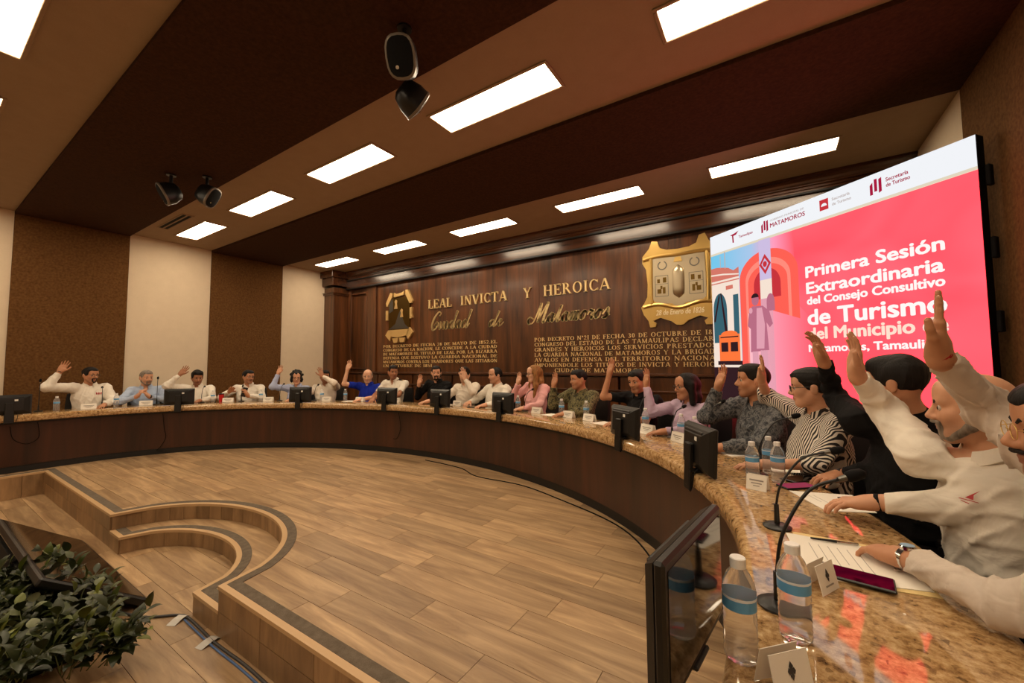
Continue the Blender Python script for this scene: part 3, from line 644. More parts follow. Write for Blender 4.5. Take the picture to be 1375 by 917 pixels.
# coral arch monument and pale pillar
flat('arch_outer', E_CORAL, [circ(.82, 2.36, .37, .31, 0, 180, 24, [(.45, Z0), (1.19, Z0)])], 6)
flat('arch_mid', E_CORALL, [circ(.82, 2.33, .285, .24, 0, 180, 24, [(.535, Z0), (1.105, Z0)])], 7)
flat('arch_inner', E_CORAL, [circ(.82, 2.30, .25, .2, 0, 180, 24, [(.57, Z0), (1.07, Z0)])], 8); flat('arch_shadow', E_CORALD, [circ(.82, 2.26, .17, .19, 0, 180, 16, [(.65, 2.1), (.99, 2.1)])], 9)
flat('pillar', E_LIL, [rect(.735, .885, 2.32, 2.795)], 10); flat('pillar_low', E_CRM, [rect(.735, .885, 2.1, 2.32)], 10); flat('pillar_pink', E_MAUL, [rect(.735, .885, Z0, 2.1)], 10)
flat('rosette', E_CORALD, [[(.81, 2.38), (.885, 2.50), (.81, 2.62), (.735, 2.50)]], 11); flat('rosette_inner', E_LIL, [[(.81, 2.43), (.855, 2.50), (.81, 2.57), (.765, 2.50)]], 12); flat('rosette_core', E_CORALD, [circ(.81, 2.5, .026, .035)], 13)
flat('niche', E_MAU, [circ(.86, 2.05, .05, .1, 0, 180, 10, [(.81, 1.95), (.91, 1.95)])], 11)
flat('pink_ground', pink_fade(), [[(.56, 1.95), (.8, 1.98), (1.2, 1.82), (1.35, 1.75), (1.35, Z0), (.56, Z0)]], 10)
# statue figure
flat('statue_coat', E_MAU, [[(.58, 1.98), (.62, 2.03), (.76, 2.02), (.84, 1.95), (.88, 1.80), (.84, 1.76), (.80, 1.82), (.82, 1.50), (.58, 1.48), (.59, 1.76), (.55, 1.80)]], 14); flat('statue_light', E_MAUL, [[(.68, 2.0), (.75, 2.0), (.78, 1.8), (.76, 1.52), (.66, 1.52), (.67, 1.8)]], 15)
flat('statue_leg', E_MAUL, [rect(.60, .68, 1.15, 1.49), rect(.71, .80, 1.15, 1.50)], 14); flat('statue_head', E_MAU, [circ(.665, 2.10, .048, .068)], 15); flat('statue_hair', E_DK, [circ(.665, 2.13, .05, .05, 0, 180)], 16)
flat('statue_hand', E_MAUL, [circ(.60, 1.98, .025, .035)], 16)
# headline
for s, x, z, w, hg, b, mt in [('Primera Sesión', 1.28, 2.24, 1.09, .118, .05, E_WT), ('Extraordinaria', 1.28, 2.07, 1.08, .118, .05, E_WT), ('del Consejo Consultivo', 1.28, 1.955, 1.08, .082, .055, E_WT), ('de Turismo', 1.28, 1.745, 1.08, .16, .045, E_WT), ('del Municipio de', 1.28, 1.595, 1.08, .12, .05, E_PT), ('Matamoros, Tamaulipas', 1.275, 1.465, 1.085, .075, .05, E_WT)]:
    text_on(s, 'headline', mt, sc, x, -.018, z, w, hg, b)
def mlogo(x, z, s): return flat('logo_mark', E_WINE, [[(x, z), (x+.02*s, z), (x+.02*s, z+.1*s), (x, z+.08*s)], [(x+.03*s, z+.02*s), (x+.05*s, z+.02*s), (x+.05*s, z+.12*s), (x+.03*s, z+.12*s)], [(x+.06*s, z), (x+.08*s, z+.01*s), (x+.08*s, z+.12*s), (x+.06*s, z+.11*s)]], 3)
mlogo(.775, 2.875, 1.1); mlogo(1.885, 2.87, 1.15)
flat('logo_t', E_WINE, [[(.365, 2.88), (.385, 2.88), (.38, 2.97), (.36, 2.97)], [(.33, 2.985), (.37, 2.965), (.42, 2.97), (.46, 3.01), (.4, 2.995)]], 3)
flat('logo_tile', E_CORALD, [rect(1.44, 1.525, 2.89, 3.0)], 3); flat('logo_tile_mark', E_W, [circ(1.483, 2.93, .028, .03, 0, 180)], 4)
for s, x, z, w, hg, mt in [('Tamaulipas', .46, 2.915, .2, .032, E_WINE), ('GOBIERNO MUNICIPAL DE', .89, 2.975, .39, .022, E_GREY), ('MATAMOROS', .89, 2.905, .40, .05, E_WINE), ('Secretaría', 1.56, 2.955, .16, .03, E_GREY), ('de Turismo', 1.56, 2.905, .17, .03, E_GREY), ('Secretaría', 2.01, 2.95, .16, .036, E_WINE), ('de Turismo', 2.01, 2.9, .17, .036, E_WINE)]:
    text_on(s, 'logo_text', mt, sc, x, -.005, z, w, hg, .03)

# ------------------------------------------------------------------ implicit-surface figures
def _smin(a, b, k):
    h = np.maximum(k-np.abs(a-b), 0)/k
    return np.minimum(a, b)-h*h*k*.25
def _smax(a, b, k): return -_smin(-a, -b, k)
def cap(a, b, r1, r2=None, k=.02): return ('cap', np.array(a, np.float32), np.array(b, np.float32), r1, r1 if r2 is None else r2, k)
def ell(c, r, k=.02, R=None): return ('ell', np.array(c, np.float32), np.array(r, np.float32), R, k)
def sub(c, r, k=.01, R=None): return ('sub', np.array(c, np.float32), np.array(r, np.float32), R, k)
def clip(p, n, rad): n = np.array(n, np.float32); return ('clip', np.array(p, np.float32), n/np.linalg.norm(n), rad)
def sdf_mesh(prims, vox, wob=0.0, seed=0):
    lo = np.full(3, 1e9); hi = np.full(3, -1e9)
    for p in prims:
        if p[0] == 'cap': r = max(p[3], p[4]); lo = np.minimum(lo, np.minimum(p[1], p[2])-r); hi = np.maximum(hi, np.maximum(p[1], p[2])+r)
        elif p[0] == 'ell': r = max(p[2]); lo = np.minimum(lo, p[1]-r); hi = np.maximum(hi, p[1]+r)
    lo -= 4*vox; hi += 4*vox
    n = np.ceil((hi-lo)/vox).astype(int)+1
    ax = [(lo[i]+vox*np.arange(n[i])).astype(np.float32) for i in range(3)]
    D = np.full(n, 1.0, np.float32)
    def win(c0, c1):
        s = []
        for i in range(3):
            a = max(0, int((c0[i]-lo[i])/vox)); b = min(n[i], int((c1[i]-lo[i])/vox)+2); s.append(slice(a, max(a+1, b)))
        return tuple(s)
    for p in prims:
        m = 3*vox+(p[-1] if p[0] != 'clip' else 0)
        if p[0] == 'cap':
            r = max(p[3], p[4])+m; w = win(np.minimum(p[1], p[2])-r, np.maximum(p[1], p[2])+r)
        elif p[0] == 'clip': w = win(p[1]-p[3], p[1]+p[3])
        else: r = max(p[2])+m; w = win(p[1]-r, p[1]+r)
        X = ax[0][w[0]][:, None, None]; Y = ax[1][w[1]][None, :, None]; Z = ax[2][w[2]][None, None, :]
        if p[0] == 'cap':
            ba = p[2]-p[1]; L2 = float(ba@ba)+1e-9
            dx, dy, dz = X-p[1][0], Y-p[1][1], Z-p[1][2]
            t = np.clip((dx*ba[0]+dy*ba[1]+dz*ba[2])/L2, 0, 1)
            d = np.sqrt((dx-t*ba[0])**2+(dy-t*ba[1])**2+(dz-t*ba[2])**2)-(p[3]+(p[4]-p[3])*t)
            D[w] = _smin(D[w], d, p[5])
        elif p[0] == 'clip':
            dx, dy, dz = X-p[1][0], Y-p[1][1], Z-p[1][2]
            d = dx*p[2][0]+dy*p[2][1]+dz*p[2][2]
            ins = (dx*dx+dy*dy+dz*dz) < p[3]**2
            D[w] = np.where(ins, np.maximum(D[w], d), D[w])
        else:
            dx, dy, dz = X-p[1][0], Y-p[1][1], Z-p[1][2]
            if p[3] is not None:
                Rm = p[3]      # columns = local axes
                q = [dx*Rm[0, i]+dy*Rm[1, i]+dz*Rm[2, i] for i in range(3)]
            else: q = [dx, dy, dz]
            rr = p[2]; k0 = np.sqrt((q[0]/rr[0])**2+(q[1]/rr[1])**2+(q[2]/rr[2])**2)+1e-6
            k1 = np.sqrt((q[0]/rr[0]**2)**2+(q[1]/rr[1]**2)**2+(q[2]/rr[2]**2)**2)+1e-6
            d = k0*(k0-1)/k1
            if p[0] == 'ell': D[w] = _smin(D[w], d, p[4])
            else: D[w] = _smax(D[w], -d, p[4])
    if wob > 0:
        I = np.nonzero(np.abs(D) < 4*vox); P = np.stack([ax[i][I[i]] for i in range(3)], 1); rs = np.random.RandomState(seed); f = np.zeros(len(P), np.float32)
        for q in range(5):
            dr = rs.normal(size=3); dr /= np.linalg.norm(dr); g = P@dr*rs.uniform(16, 38)+1.8*np.sin(P@rs.normal(size=3)*8+rs.uniform(0, 6))
            f += np.clip(.6-np.abs(np.sin(g)), 0, 1)*(.5+.5*np.sin(P@rs.normal(size=3)*11+rs.uniform(0, 6)))
        D[I] -= (f-.35)*wob
    S = D < 0
    c = np.zeros(np.array(S.shape)-1, np.uint8); sl = (slice(None, -1), slice(1, None))
    for i in range(2):
        for j in range(2):
            for k in range(2): c += S[sl[i], sl[j], sl[k]]
    act = np.nonzero((c > 0) & (c < 8)); m = len(act[0])
    idx = np.full(c.shape, -1, np.int32); idx[act] = np.arange(m)
    base = np.stack(act, 1); cv = {}
    for i in range(2):
        for j in range(2):
            for k in range(2): cv[i, j, k] = D[act[0]+i, act[1]+j, act[2]+k]
    pos = np.zeros((m, 3), np.float32); cnt = np.zeros(m, np.float32)
    for a in range(3):
        for u in range(2):
            for v2 in range(2):
                q0 = [0, 0, 0]; oth = [x for x in range(3) if x != a]; q0[oth[0]] = u; q0[oth[1]] = v2; q1 = list(q0); q1[a] = 1
                d0, d1 = cv[tuple(q0)], cv[tuple(q1)]; ok = (d0 < 0) != (d1 < 0); t = np.where(ok, d0/(d0-d1+1e-12), 0)
                e = np.zeros((m, 3), np.float32); e[:] = q0; e[:, a] = t; pos += e*ok[:, None]; cnt += ok
    V = (base+pos/np.maximum(cnt, 1)[:, None])*vox+lo
    F = []
    for a in range(3):
        o1, o2 = [(1, 2), (2, 0), (0, 1)][a]
        sA = [slice(None)]*3; sB = [slice(None)]*3; sA[a] = slice(None, -1); sB[a] = slice(1, None)
        A, B = S[tuple(sA)], S[tuple(sB)]; e = np.stack(np.nonzero(A != B), 1)
        e = e[(e[:, o1] > 0) & (e[:, o2] > 0) & (e[:, o1] < n[o1]-1) & (e[:, o2] < n[o2]-1)]
        fl_ = A[tuple(e.T)]
        def cid(d1, d2):
            q = e.copy(); q[:, o1] -= d1; q[:, o2] -= d2; return idx[tuple(q.T)]
        quad = np.stack([cid(1, 1), cid(0, 1), cid(0, 0), cid(1, 0)], 1)
        quad[~fl_] = quad[~fl_][:, ::-1]; F.append(quad)
    return V.astype(np.float32), np.concatenate(F).astype(np.int32)
def np_mesh(name, V, F, mats, col=None):
    me = bpy.data.meshes.new(name); me.vertices.add(len(V)); me.vertices.foreach_set('co', V.ravel())
    me.loops.add(F.size); me.loops.foreach_set('vertex_index', F.ravel()); me.polygons.add(len(F))
    me.polygons.foreach_set('loop_start', np.arange(0, F.size, 4, dtype=np.int32)); me.update(calc_edges=True)
    me.polygons.foreach_set('use_smooth', np.ones(len(F), bool))
    for mm in (mats if isinstance(mats, (list, tuple)) else [mats]): me.materials.append(mm)
    if col is not None:
        at = me.color_attributes.new('tone', 'FLOAT_COLOR', 'POINT'); at.data.foreach_set('color', np.concatenate([col, np.ones((len(col), 1), np.float32)], 1).astype(np.float32).ravel())
    me.validate(); return me
def skin_mat():
    t = NT('skin'); a = t.n('ShaderNodeVertexColor'); a.layer_name = 'tone'
    nz = t.n('ShaderNodeTexNoise', Scale=60.0, Detail=2.0); t.l(t.coord(), nz.inputs['Vector'])
    mx = t.n('ShaderNodeMix', data_type='RGBA', blend_type='MULTIPLY'); mx.inputs['Factor'].default_value = .25
    t.l(a.outputs[0], mx.inputs[6]); t.l(t.ramp(nz.outputs['Fac'], [(.3, (.8, .75, .72)), (.7, (1, 1, 1))]), mx.inputs[7])
    t.l(mx.outputs[2], t.b.inputs['Base Color']); t.set(Roughness=.5); t.b.inputs['Specular IOR Level'].default_value = .35
    t.b.inputs['Subsurface Weight'].default_value = .08; t.b.inputs['Subsurface Radius'].default_value = (.01, .004, .002); t.bump(nz.outputs['Fac'], .05, .002); return t.m
M_SKIN = skin_mat()
M_EYEW = plain('eye_white', (196, 184, 172), .3); M_IRIS = plain('iris', (34, 20, 12), .15)
def hair_mat(name, rgb):
    if name in MATS: return MATS[name]
    t = NT(name); c = lin(rgb); v = t.coord((60, 60, 9)); nz = t.n('ShaderNodeTexNoise', Scale=1.5, Detail=3.0); t.l(v, nz.inputs['Vector'])
    t.l(t.ramp(nz.outputs['Fac'], [(.3, tuple(x*.55 for x in c)), (.7, tuple(min(1, x*1.3) for x in c))]), t.b.inputs['Base Color']); t.set(Roughness=.6); t.b.inputs['Specular IOR Level'].default_value = .25
    t.bump(nz.outputs['Fac'], .6, .006); MATS[name] = t.m; return t.m
def nrm(v): v = np.array(v, float); return v/np.linalg.norm(v)
def ik(S, W, l1, l2, pole):
    d = W-S; L = np.linalg.norm(d)
    if L > (l1+l2)*.985: W = S+d/L*(l1+l2)*.985; d = W-S; L = np.linalg.norm(d)
    L = max(L, abs(l1-l2)+.03); u = d/np.linalg.norm(d); a = (l1*l1-l2*l2+L*L)/(2*L); h = math.sqrt(max(1e-6, l1*l1-a*a))
    q = np.array(pole, float)-S; q = q-u*(q@u); q = q/max(1e-6, np.linalg.norm(q)); return S+u*a+q*h, W
def hand_prims(W, zf, yp, side, curl=.18, spread=1.0, s=1.0):
    zf = nrm(zf); yp = nrm(np.array(yp)-zf*np.dot(yp, zf)); th = np.cross(zf, yp) if side == 'R' else np.cross(yp, zf)
    L = lambda x, y, z: W+s*(x*th+y*yp+z*zf)
    P = [cap(L(0, 0, -.02), L(0, 0, .03), .024*s, .026*s, .02)]
    fx = [(.030, .092, .072, .0088, 7), (.010, .097, .082, .0092, 1), (-.010, .093, .076, .0088, -5), (-.029, .084, .060, .0078, -12)]
    for x, mz, ln, r, sp in fx: P.append(cap(L(x*.55, 0, .02), L(x, .002, mz), .0135*s, .0122*s, .018))
    P.append(cap(L(.016, .008, .02), L(.03, .012, .05), .016*s, .014*s, .02)); P.append(cap(L(-.02, .006, .02), L(-.026, .006, .06), .014*s, .013*s, .02))
    for x, mz, ln, r, sp in fx:
        p = L(x, .002, mz); a = math.radians(sp*spread); c0 = 0
        for seg, fr in enumerate((.46, .30, .24)):
            c0 += curl*(1.0 if seg else .7)
            d = nrm((math.sin(a)*th+math.cos(a)*zf)*math.cos(c0)+yp*math.sin(c0)); q = p+d*ln*fr*s
            P.append(cap(p, q, r*s*(1-.07*seg), r*s*(.93-.07*seg), .0035)); p = q
    tb, t1, t2 = L(.022, .006, .022), L(.046+.006*spread, .016, .052), L(.054+.012*spread, .022+.1*curl*.2, .078); t3 = L(.058+.014*spread, .026+.1*curl*.4, .102)
    P += [cap(tb, t1, .0145*s, .0122*s, .012), cap(t1, t2, .0115*s, .0105*s, .005), cap(t2, t3, .0102*s, .0088*s, .004)]
    return P
def head_prims(H, M, nb, fem=False, s=1.0, fat=1.0):
    f = lambda x, y, z: H+s*(M@np.array((x*fat, y, z)))
    r3 = lambda a, b, c: (a*s*fat, b*s, c*s)
    w = .93 if fem else 1.0
    P = [ell(f(0, -.014, .030), r3(.076, .096, .088), .02, M), ell(f(0, .028, -.034), r3(.059*w, .064, .076), .03, M), cap(f(-.014, .064, -.097), f(.014, .064, -.097), .019*s*w, None, .025)]
    for q in (-1, 1):
        P += [cap(f(q*.053*w, -.004, -.045), f(q*.02, .058, -.094), .018*s, .017*s, .03), ell(f(q*.036, .058, -.022), r3(.024, .024, .024), .02, M), ell(f(q*.079, -.012, -.004), r3(.009, .020, .032), .008, M)]
    P += [cap(f(-.042, .072, .026), f(.042, .072, .026), .013*s, None, .02), ell(f(0, .062, .06), r3(.055, .03, .04), .03, M)]
    for q in (-1, 1): P.append(sub(f(q*.032, .1, .004), r3(.019, .017, .0135), .012, M))
    P += [cap(f(0, .085, .014), f(0, .107, -.026), .0085*s, .0125*s, .012), cap(f(-.011, .096, -.032), f(.011, .096, -.032), .0098*s, None, .006), ell(f(0, .083, -.058), r3(.026, .014, .0075), .006, M), ell(f(0, .081, -.070), r3(.022, .014, .0085), .006, M)]
    P += [cap(f(0, -.022, -.05), nb, .050*(.88 if fem else 1), .058*(.88 if fem else 1), .03)]
    return P, f
def add_hair(kind, H, M, s=1.0, fat=1.0):
    f = lambda x, y, z: H+s*(M@np.array((x*fat, y, z))); r3 = lambda a, b, c: (a*s*fat, b*s, c*s); dn = lambda v: M@np.array(v)
    if kind == 'short': P = [ell(f(0, .030, .074), r3(.068, .066, .049), .03, M), ell(f(0, -.018, .036), r3(.083, .101, .091), .02, M), sub(f(0, .112, -.03), r3(.108, .095, .095), .012, M), clip(f(0, 0, -.03), dn((0, .5, -.87)), .3)]
    elif kind == 'full': P = [ell(f(0, .030, .074), r3(.068, .066, .049), .03, M), ell(f(0, -.016, .044), r3(.087, .106, .094), .02, M), ell(f(0, .045, .10), r3(.062, .045, .028), .03, M), sub(f(0, .112, -.028), r3(.108, .095, .095), .012, M), clip(f(0, 0, -.03), dn((0, .5, -.87)), .3)]
    elif kind == 'buzz': P = [ell(f(0, .030, .074), r3(.068, .066, .049), .03, M), ell(f(0, -.016, .036), r3(.079, .099, .088), .02, M), ell(f(0, .0, .09), r3(.058, .075, .036), .02, M), sub(f(0, .112, -.03), r3(.108, .095, .095), .012, M), clip(f(0, 0, -.03), dn((0, .5, -.87)), .3)]
    elif kind == 'balding': P = [ell(f(0, -.018, .034), r3(.083, .101, .090), .02, M), sub(f(0, .118, .01), r3(.095, .105, .105), .012, M), clip(f(0, 0, -.03), dn((0, .5, -.87)), .3)]
    elif kind == 'ring': P = [ell(f(0, -.020, .020), r3(.083, .098, .080), .02, M), clip(f(0, .0, .058), dn((0, .25, .97)), .3), clip(f(0, .012, 0), dn((0, .95, -.3)), .3)]
    elif kind == 'curly':
        P = [ell(f(0, -.03, .045), r3(.098, .105, .098), .02, M)]; rs = random.Random(3)
        for i in range(34):
            a = rs.uniform(0, 2*PI); e = rs.uniform(-.5, 1.3); P.append(ell(f(.1*math.cos(a)*math.cos(e), -.03+.105*math.sin(a)*math.cos(e), .04+.1*math.sin(e)), (.026*s,)*3, .008))
        P += [ell(f(q*.082, .01, -.03), r3(.03, .05, .055), .02, M) for q in (-1, 1)]+[sub(f(0, .11, -.03), r3(.068, .09, .10), .01, M)]
    elif kind == 'bob':
        P = [ell(f(0, -.02, .040), r3(.090, .106, .094), .02, M)]
        for q in (-1, 1): P.append(cap(f(q*.078, -.01, .02), f(q*.084, -.005, -.14), .034*s, .03*s, .03))
        P += [cap(f(0, -.08, 0), f(0, -.075, -.15), .06*s, .055*s, .04), cap(f(-.05, -.07, -.1), f(.05, -.07, -.1), .045*s, None, .04), sub(f(0, .115, -.03), r3(.06, .09, .11), .01, M)]
    elif kind == 'long':
        P = [ell(f(0, -.02, .040), r3(.088, .106, .092), .02, M)]
        for q in (-1, 1): P += [cap(f(q*.074, -.005, .03), f(q*.086, .02, -.16), .034*s, .034*s, .03), cap(f(q*.086, .02, -.16), f(q*.08, .055, -.33), .036*s, .02*s, .03)]
        P += [cap(f(0, -.08, 0), f(0, -.10, -.28), .06*s, .05*s, .04), cap(f(-.05, -.08, -.12), f(.05, -.08, -.12), .045*s, None, .04), cap(f(-.05, -.09, -.26), f(.05, -.09, -.26), .035*s, None, .04), sub(f(0, .118, -.04), r3(.06, .09, .13), .01, M)]
    elif kind == 'bun':
        P = [ell(f(0, .030, .074), r3(.068, .066, .049), .03, M), ell(f(0, -.018, .038), r3(.084, .102, .091), .02, M), sub(f(0, .112, -.03), r3(.108, .095, .095), .012, M), clip(f(0, 0, -.03), dn((0, .5, -.87)), .3), ell(f(0, -.115, .0), r3(.045, .04, .05), .03, M)]
    return P
def add_beard(kind, H, M, s=1.0, fat=1.0):
    f = lambda x, y, z: H+s*(M@np.array((x*fat, y, z))); r3 = lambda a, b, c: (a*s*fat, b*s, c*s); dn = lambda v: M@np.array(v)
    P = [cap(f(-.024, .092, -.047), f(0, .100, -.044), .0055*s, .007*s, .006), cap(f(.024, .092, -.047), f(0, .100, -.044), .0055*s, .007*s, .006)]
    if kind in ('goatee', 'full'):
        P += [cap(f(-.028, .088, -.05), f(-.02, .079, -.092), .0065*s, .011*s, .008), cap(f(.028, .088, -.05), f(.02, .079, -.092), .0065*s, .011*s, .008), ell(f(0, .070, -.100), r3(.024, .019, .021), .012, M)]
    if kind == 'full':
        for q in (-1, 1): P += [cap(f(q*.066, .006, -.028), f(q*.06, .012, -.055), .010*s, .014*s, .012), cap(f(q*.06, .012, -.055), f(q*.026, .062, -.098), .016*s, .018*s, .015)]
    return P
CH_ROOT = None
def office_chair():
    r = thing('office_chair', 'x', 'chair', group='office chairs behind the desk')
    MB().box((0, .02, .44), (.48, .46, .08), .03).build('seat', M_LEATHER, r, smooth=True)
    m = MB(); rows_ = []
    for i in range(7):
        z = .50+.44*i/6; w = .22+.02*math.sin(PI*i/6); y = -.235-.05*(i/6)**1.5; rows_.append((z, w, y))
    P = []; F = []
    for z, w, y in rows_:
        for k in range(7):
            a = -1+2*k/6; P.append((a*w, y+.03*(1-a*a)*-1+.03, z)); 
        for k in range(7):
            a = 1-2*k/6; P.append((a*w*.96, y-.06+.03*(a*a)-.0, z))
    for i in range(6):
        for k in range(14): F.append((i*14+k, i*14+(k+1) % 14, (i+1)*14+(k+1) % 14, (i+1)*14+k))
    F += [tuple(range(14)), tuple(range(6*14+13, 6*14-1, -1))]
    m.add(P, F); m.build('backrest', M_LEATHER, r, smooth=True)
    for s in (-1, 1): MB().tube(spline([(s*.25, -.18, .45), (s*.27, -.16, .56), (s*.27, -.05, .62), (s*.27, .08, .62)], 5), .016, 8).build('armrest', M_BLACK, r, smooth=True)
    MB().tube([(0, 0, .40), (0, 0, .09)], [.03, .026], 10).build('gas_lift', M_CHROME, r, smooth=True)
    MB().box((0, -.16, .43), (.08, .22, .03), .006).box((0, -.27, .50), (.07, .025, .20), .006).build('back_bracket', M_BLACK, r)
    b = MB()
    for i in range(5):
        a = 2*PI*i/5+.3; b.tube([(0, 0, .10), (.29*math.cos(a), .29*math.sin(a), .065)], [.03, .016], 8)
    b.build('star_base', M_BLACK, r, smooth=True)
    for i in range(5):
        a = 2*PI*i/5+.3; MB().lathe([(.0, -.02), (.03, -.02), (.03, .02), (0, .02)], 12, Matrix.Translation((.29*math.cos(a), .29*math.sin(a), .031)) @ Matrix.Rotation(PI/2, 4, 'X')).build('caster', M_BLACK, r)
    return r
chair0 = office_chair(); chair_used = [False]
def put_chair(x, y, rz, label):
    if not chair_used[0]:
        chair_used[0] = True; chair0.location = (x, y, 0); chair0.rotation_euler = (0, 0, rz); chair0['label'] = label; return chair0
    return dup(chair0, (x, y, 0), rz, label)
PANTS = {'dark': cloth('trousers_dark', (34, 32, 36)), 'navy': cloth('trousers_navy', (30, 34, 52)), 'white': cloth('trousers_white', (214, 208, 196)), 'camo': None, 'tan': cloth('trousers_tan', (130, 108, 80))}
SKINS = {'a': (208, 156, 124), 'b': (190, 136, 102), 'c': (166, 114, 84), 'd': (220, 172, 142)}
def torus(m, c, R, n1, n2, M, rr, a0=0, a1=2*PI):
    pts = [Vector(c)+Vector(M@np.array((R[0]*math.cos(a0+(a1-a0)*i/n1), 0, R[1]*math.sin(a0+(a1-a0)*i/n1)))) for i in range(n1+1)]
    m.tube(pts, rr, n2)
def make_person(d):
    S = np.array(d['S']); yawf = d['face']; ca, sa = math.cos(yawf-PI/2), math.sin(yawf-PI/2)
    def loc(p): q = np.array(p, float)-np.array([S[0], S[1], 0]); return np.array([ca*q[0]+sa*q[1], -sa*q[0]+ca*q[1], q[2]])
    near = d.get('near', False); fem = d.get('fem', False); vb = .0042 if near else .0062; vc = .007 if near else .0095
    root = thing('person', d['label'], 'person', (S[0], S[1], 0), yawf-PI/2, 'people seated round the desk')
    H = loc(d['H']); hy = math.radians(d['yaw'])-yawf; pitch = math.radians(d.get('pitch', -4)); tilt = math.radians(d.get('tilt', 0))
    M = np.array((Matrix.Rotation(hy, 3, 'Z') @ Matrix.Rotation(pitch, 3, 'X') @ Matrix.Rotation(tilt, 3, 'Y')))
    s = d.get('hs', 1.0)*(.96 if fem else 1.0); fat = d.get('fat', 1.0)
    nb = np.array([H[0]*.8, H[1]-.055, H[2]-.150]); sw = d.get('sw', .155 if fem else .182); tw = hy*.18
    Mid = nb+np.array([0, -.012, -.060]); ax = np.array([math.cos(tw), math.sin(tw), 0]); sh = {'R': Mid+ax*sw, 'L': Mid-ax*sw}
    arms = {}
    if 'up' in d:
        sd, wp, ep, hp = d['up']; W = loc(wp); E0 = loc(ep); sh[sd] = sh[sd]+np.array([0, .01, .022]); E_, W = ik(sh[sd], W, .29, .255, E0)
        fd = nrm(loc(hp)-loc(wp))*.75+nrm(W-E_)*.25; pn = np.array(d.get('palm', (0, 1, .1)), float)
        arms[sd] = (E_, W, fd, pn, d.get('curl', .16), d.get('spread', 1.0))
    for sd in 'RL':
        if sd in arms: continue
        q = 1 if sd == 'R' else -1
        if sd in d.get('low', {}): W, fd, pn, cl = d['low'][sd]; W = loc(W); fd = np.array(loc(fd))-W if len(fd) == 3 and d.get('fdworld') else np.array(fd, float)
        else: W = np.array([q*.13, .38, ZT+.036]); fd = np.array([-q*.35, .9, -.08]); pn = np.array([0, 0, -1]); cl = .3
        E_, W = ik(sh[sd], W, .285, .25, sh[sd]+np.array([q*.5, -.12, -.32])); E_[2] = max(E_[2], ZT+.058) if E_[1] > .16 else E_[2]
        arms[sd] = (E_, W, fd, np.array(pn, float), cl, .6)
    pel = np.array([0, -.02, .56])
    # --- body: head, neck, trunk, arms, hands as one surface
    hp_, f = head_prims(H, M, nb, fem, s, fat)
    B = hp_+[cap(nb, Mid, .058 if not fem else .05, .09, .04), cap(Mid+(0, .0, -.06), pel+(0, 0, .05), .105*fat, .115*fat, .05)]
    hs = .93 if fem else 1.03
    for sd in 'RL':
        E_, W, fd, pn, cl, sp = arms[sd]
        B += [cap(Mid, sh[sd], .055, .048, .03), cap(sh[sd], E_, .045*hs, .037*hs, .025), cap(E_, W, .037*hs, .0255*hs, .02)]
        B += hand_prims(W, fd, pn, sd, cl, sp, hs*.98)
    V, F = sdf_mesh(B, vb)
    base = np.array(lin(SKINS[d.get('skin', 'a')]), np.float32); col = np.tile(base, (len(V), 1)); L = ((V-H)@M)/s
    lips = np.clip(1.4-np.sqrt((L[:, 0]/.026)**2+((L[:, 1]-.09)/.02)**2+((L[:, 2]+.064)/.014)**2), 0, 1)[:, None]
    col = col*(1-lips*.6)+np.array([.30, .075, .06], np.float32)*(1.15 if fem else .9)*lips*.6
    if not fem:
        jaw = (np.clip((-.03-L[:, 2])/.03, 0, 1)*np.clip((L[:, 1]+.0)/.05, 0, 1)*(L[:, 2] > -.14)*(np.abs(L[:, 0]) < .1))[:, None]; col = col*(1-jaw*.28)
    link('body', np_mesh('body', V, F, M_SKIN, col), root)
    # --- shirt
    hw = sw+.012; bf = d.get('bulk', 1.0)
    C = [ell(Mid+(0, .012, -.13), (hw*.98, .118*bf, .19), .05), ell((pel+Mid)/2+(0, .02, -.02), (.158*bf, .128*bf, .2), .06), ell(pel+(0, .01, .06), (.172*bf, .135*bf, .14), .05), cap(nb+(0, -.005, -.03), Mid, .066, .085, .04)]
    if fem: C += [ell(Mid+(q*.07, .085, -.15), (.068, .06, .07), .03) for q in (-1, 1)]
    slv = d.get('sleeve', 'long'); pl = .012 if d.get('loose') else 0
    for sd in 'RL':
        E_, W = arms[sd][0], arms[sd][1]
        C += [cap(Mid+(0, 0, -.01), sh[sd], .068, .066, .04), cap(sh[sd], E_ if slv != 'short' else sh[sd]*.25+E_*.75, .064+pl, .053+pl, .035)]
        if slv == 'long': u = nrm(W-E_); C += [cap(E_, W, .051+pl, .0345+pl*.25, .025), clip(W-u*.022, u, .056+pl)]
        elif slv == 'short': u = nrm(E_-sh[sd]); e = sh[sd]+(E_-sh[sd])*.75; C += [clip(e-u*.005, u, .075)]
        elif slv == 'mid': u = nrm(W-E_); e = E_+(W-E_)*.3; C += [cap(E_, E_+(W-E_)*.32, .052, .048, .025), clip(e, u, .075)]
    C += [clip(nb+(0, .01, .012), (0, .32, .95), .105), clip(pel+(0, 0, -.03), (0, 0, -1), .3)]
    V, F = sdf_mesh(C, vc, .015 if near else .012, d['i'])
    shirt = link('shirt', np_mesh('shirt', V, F, d['cloth']), root)
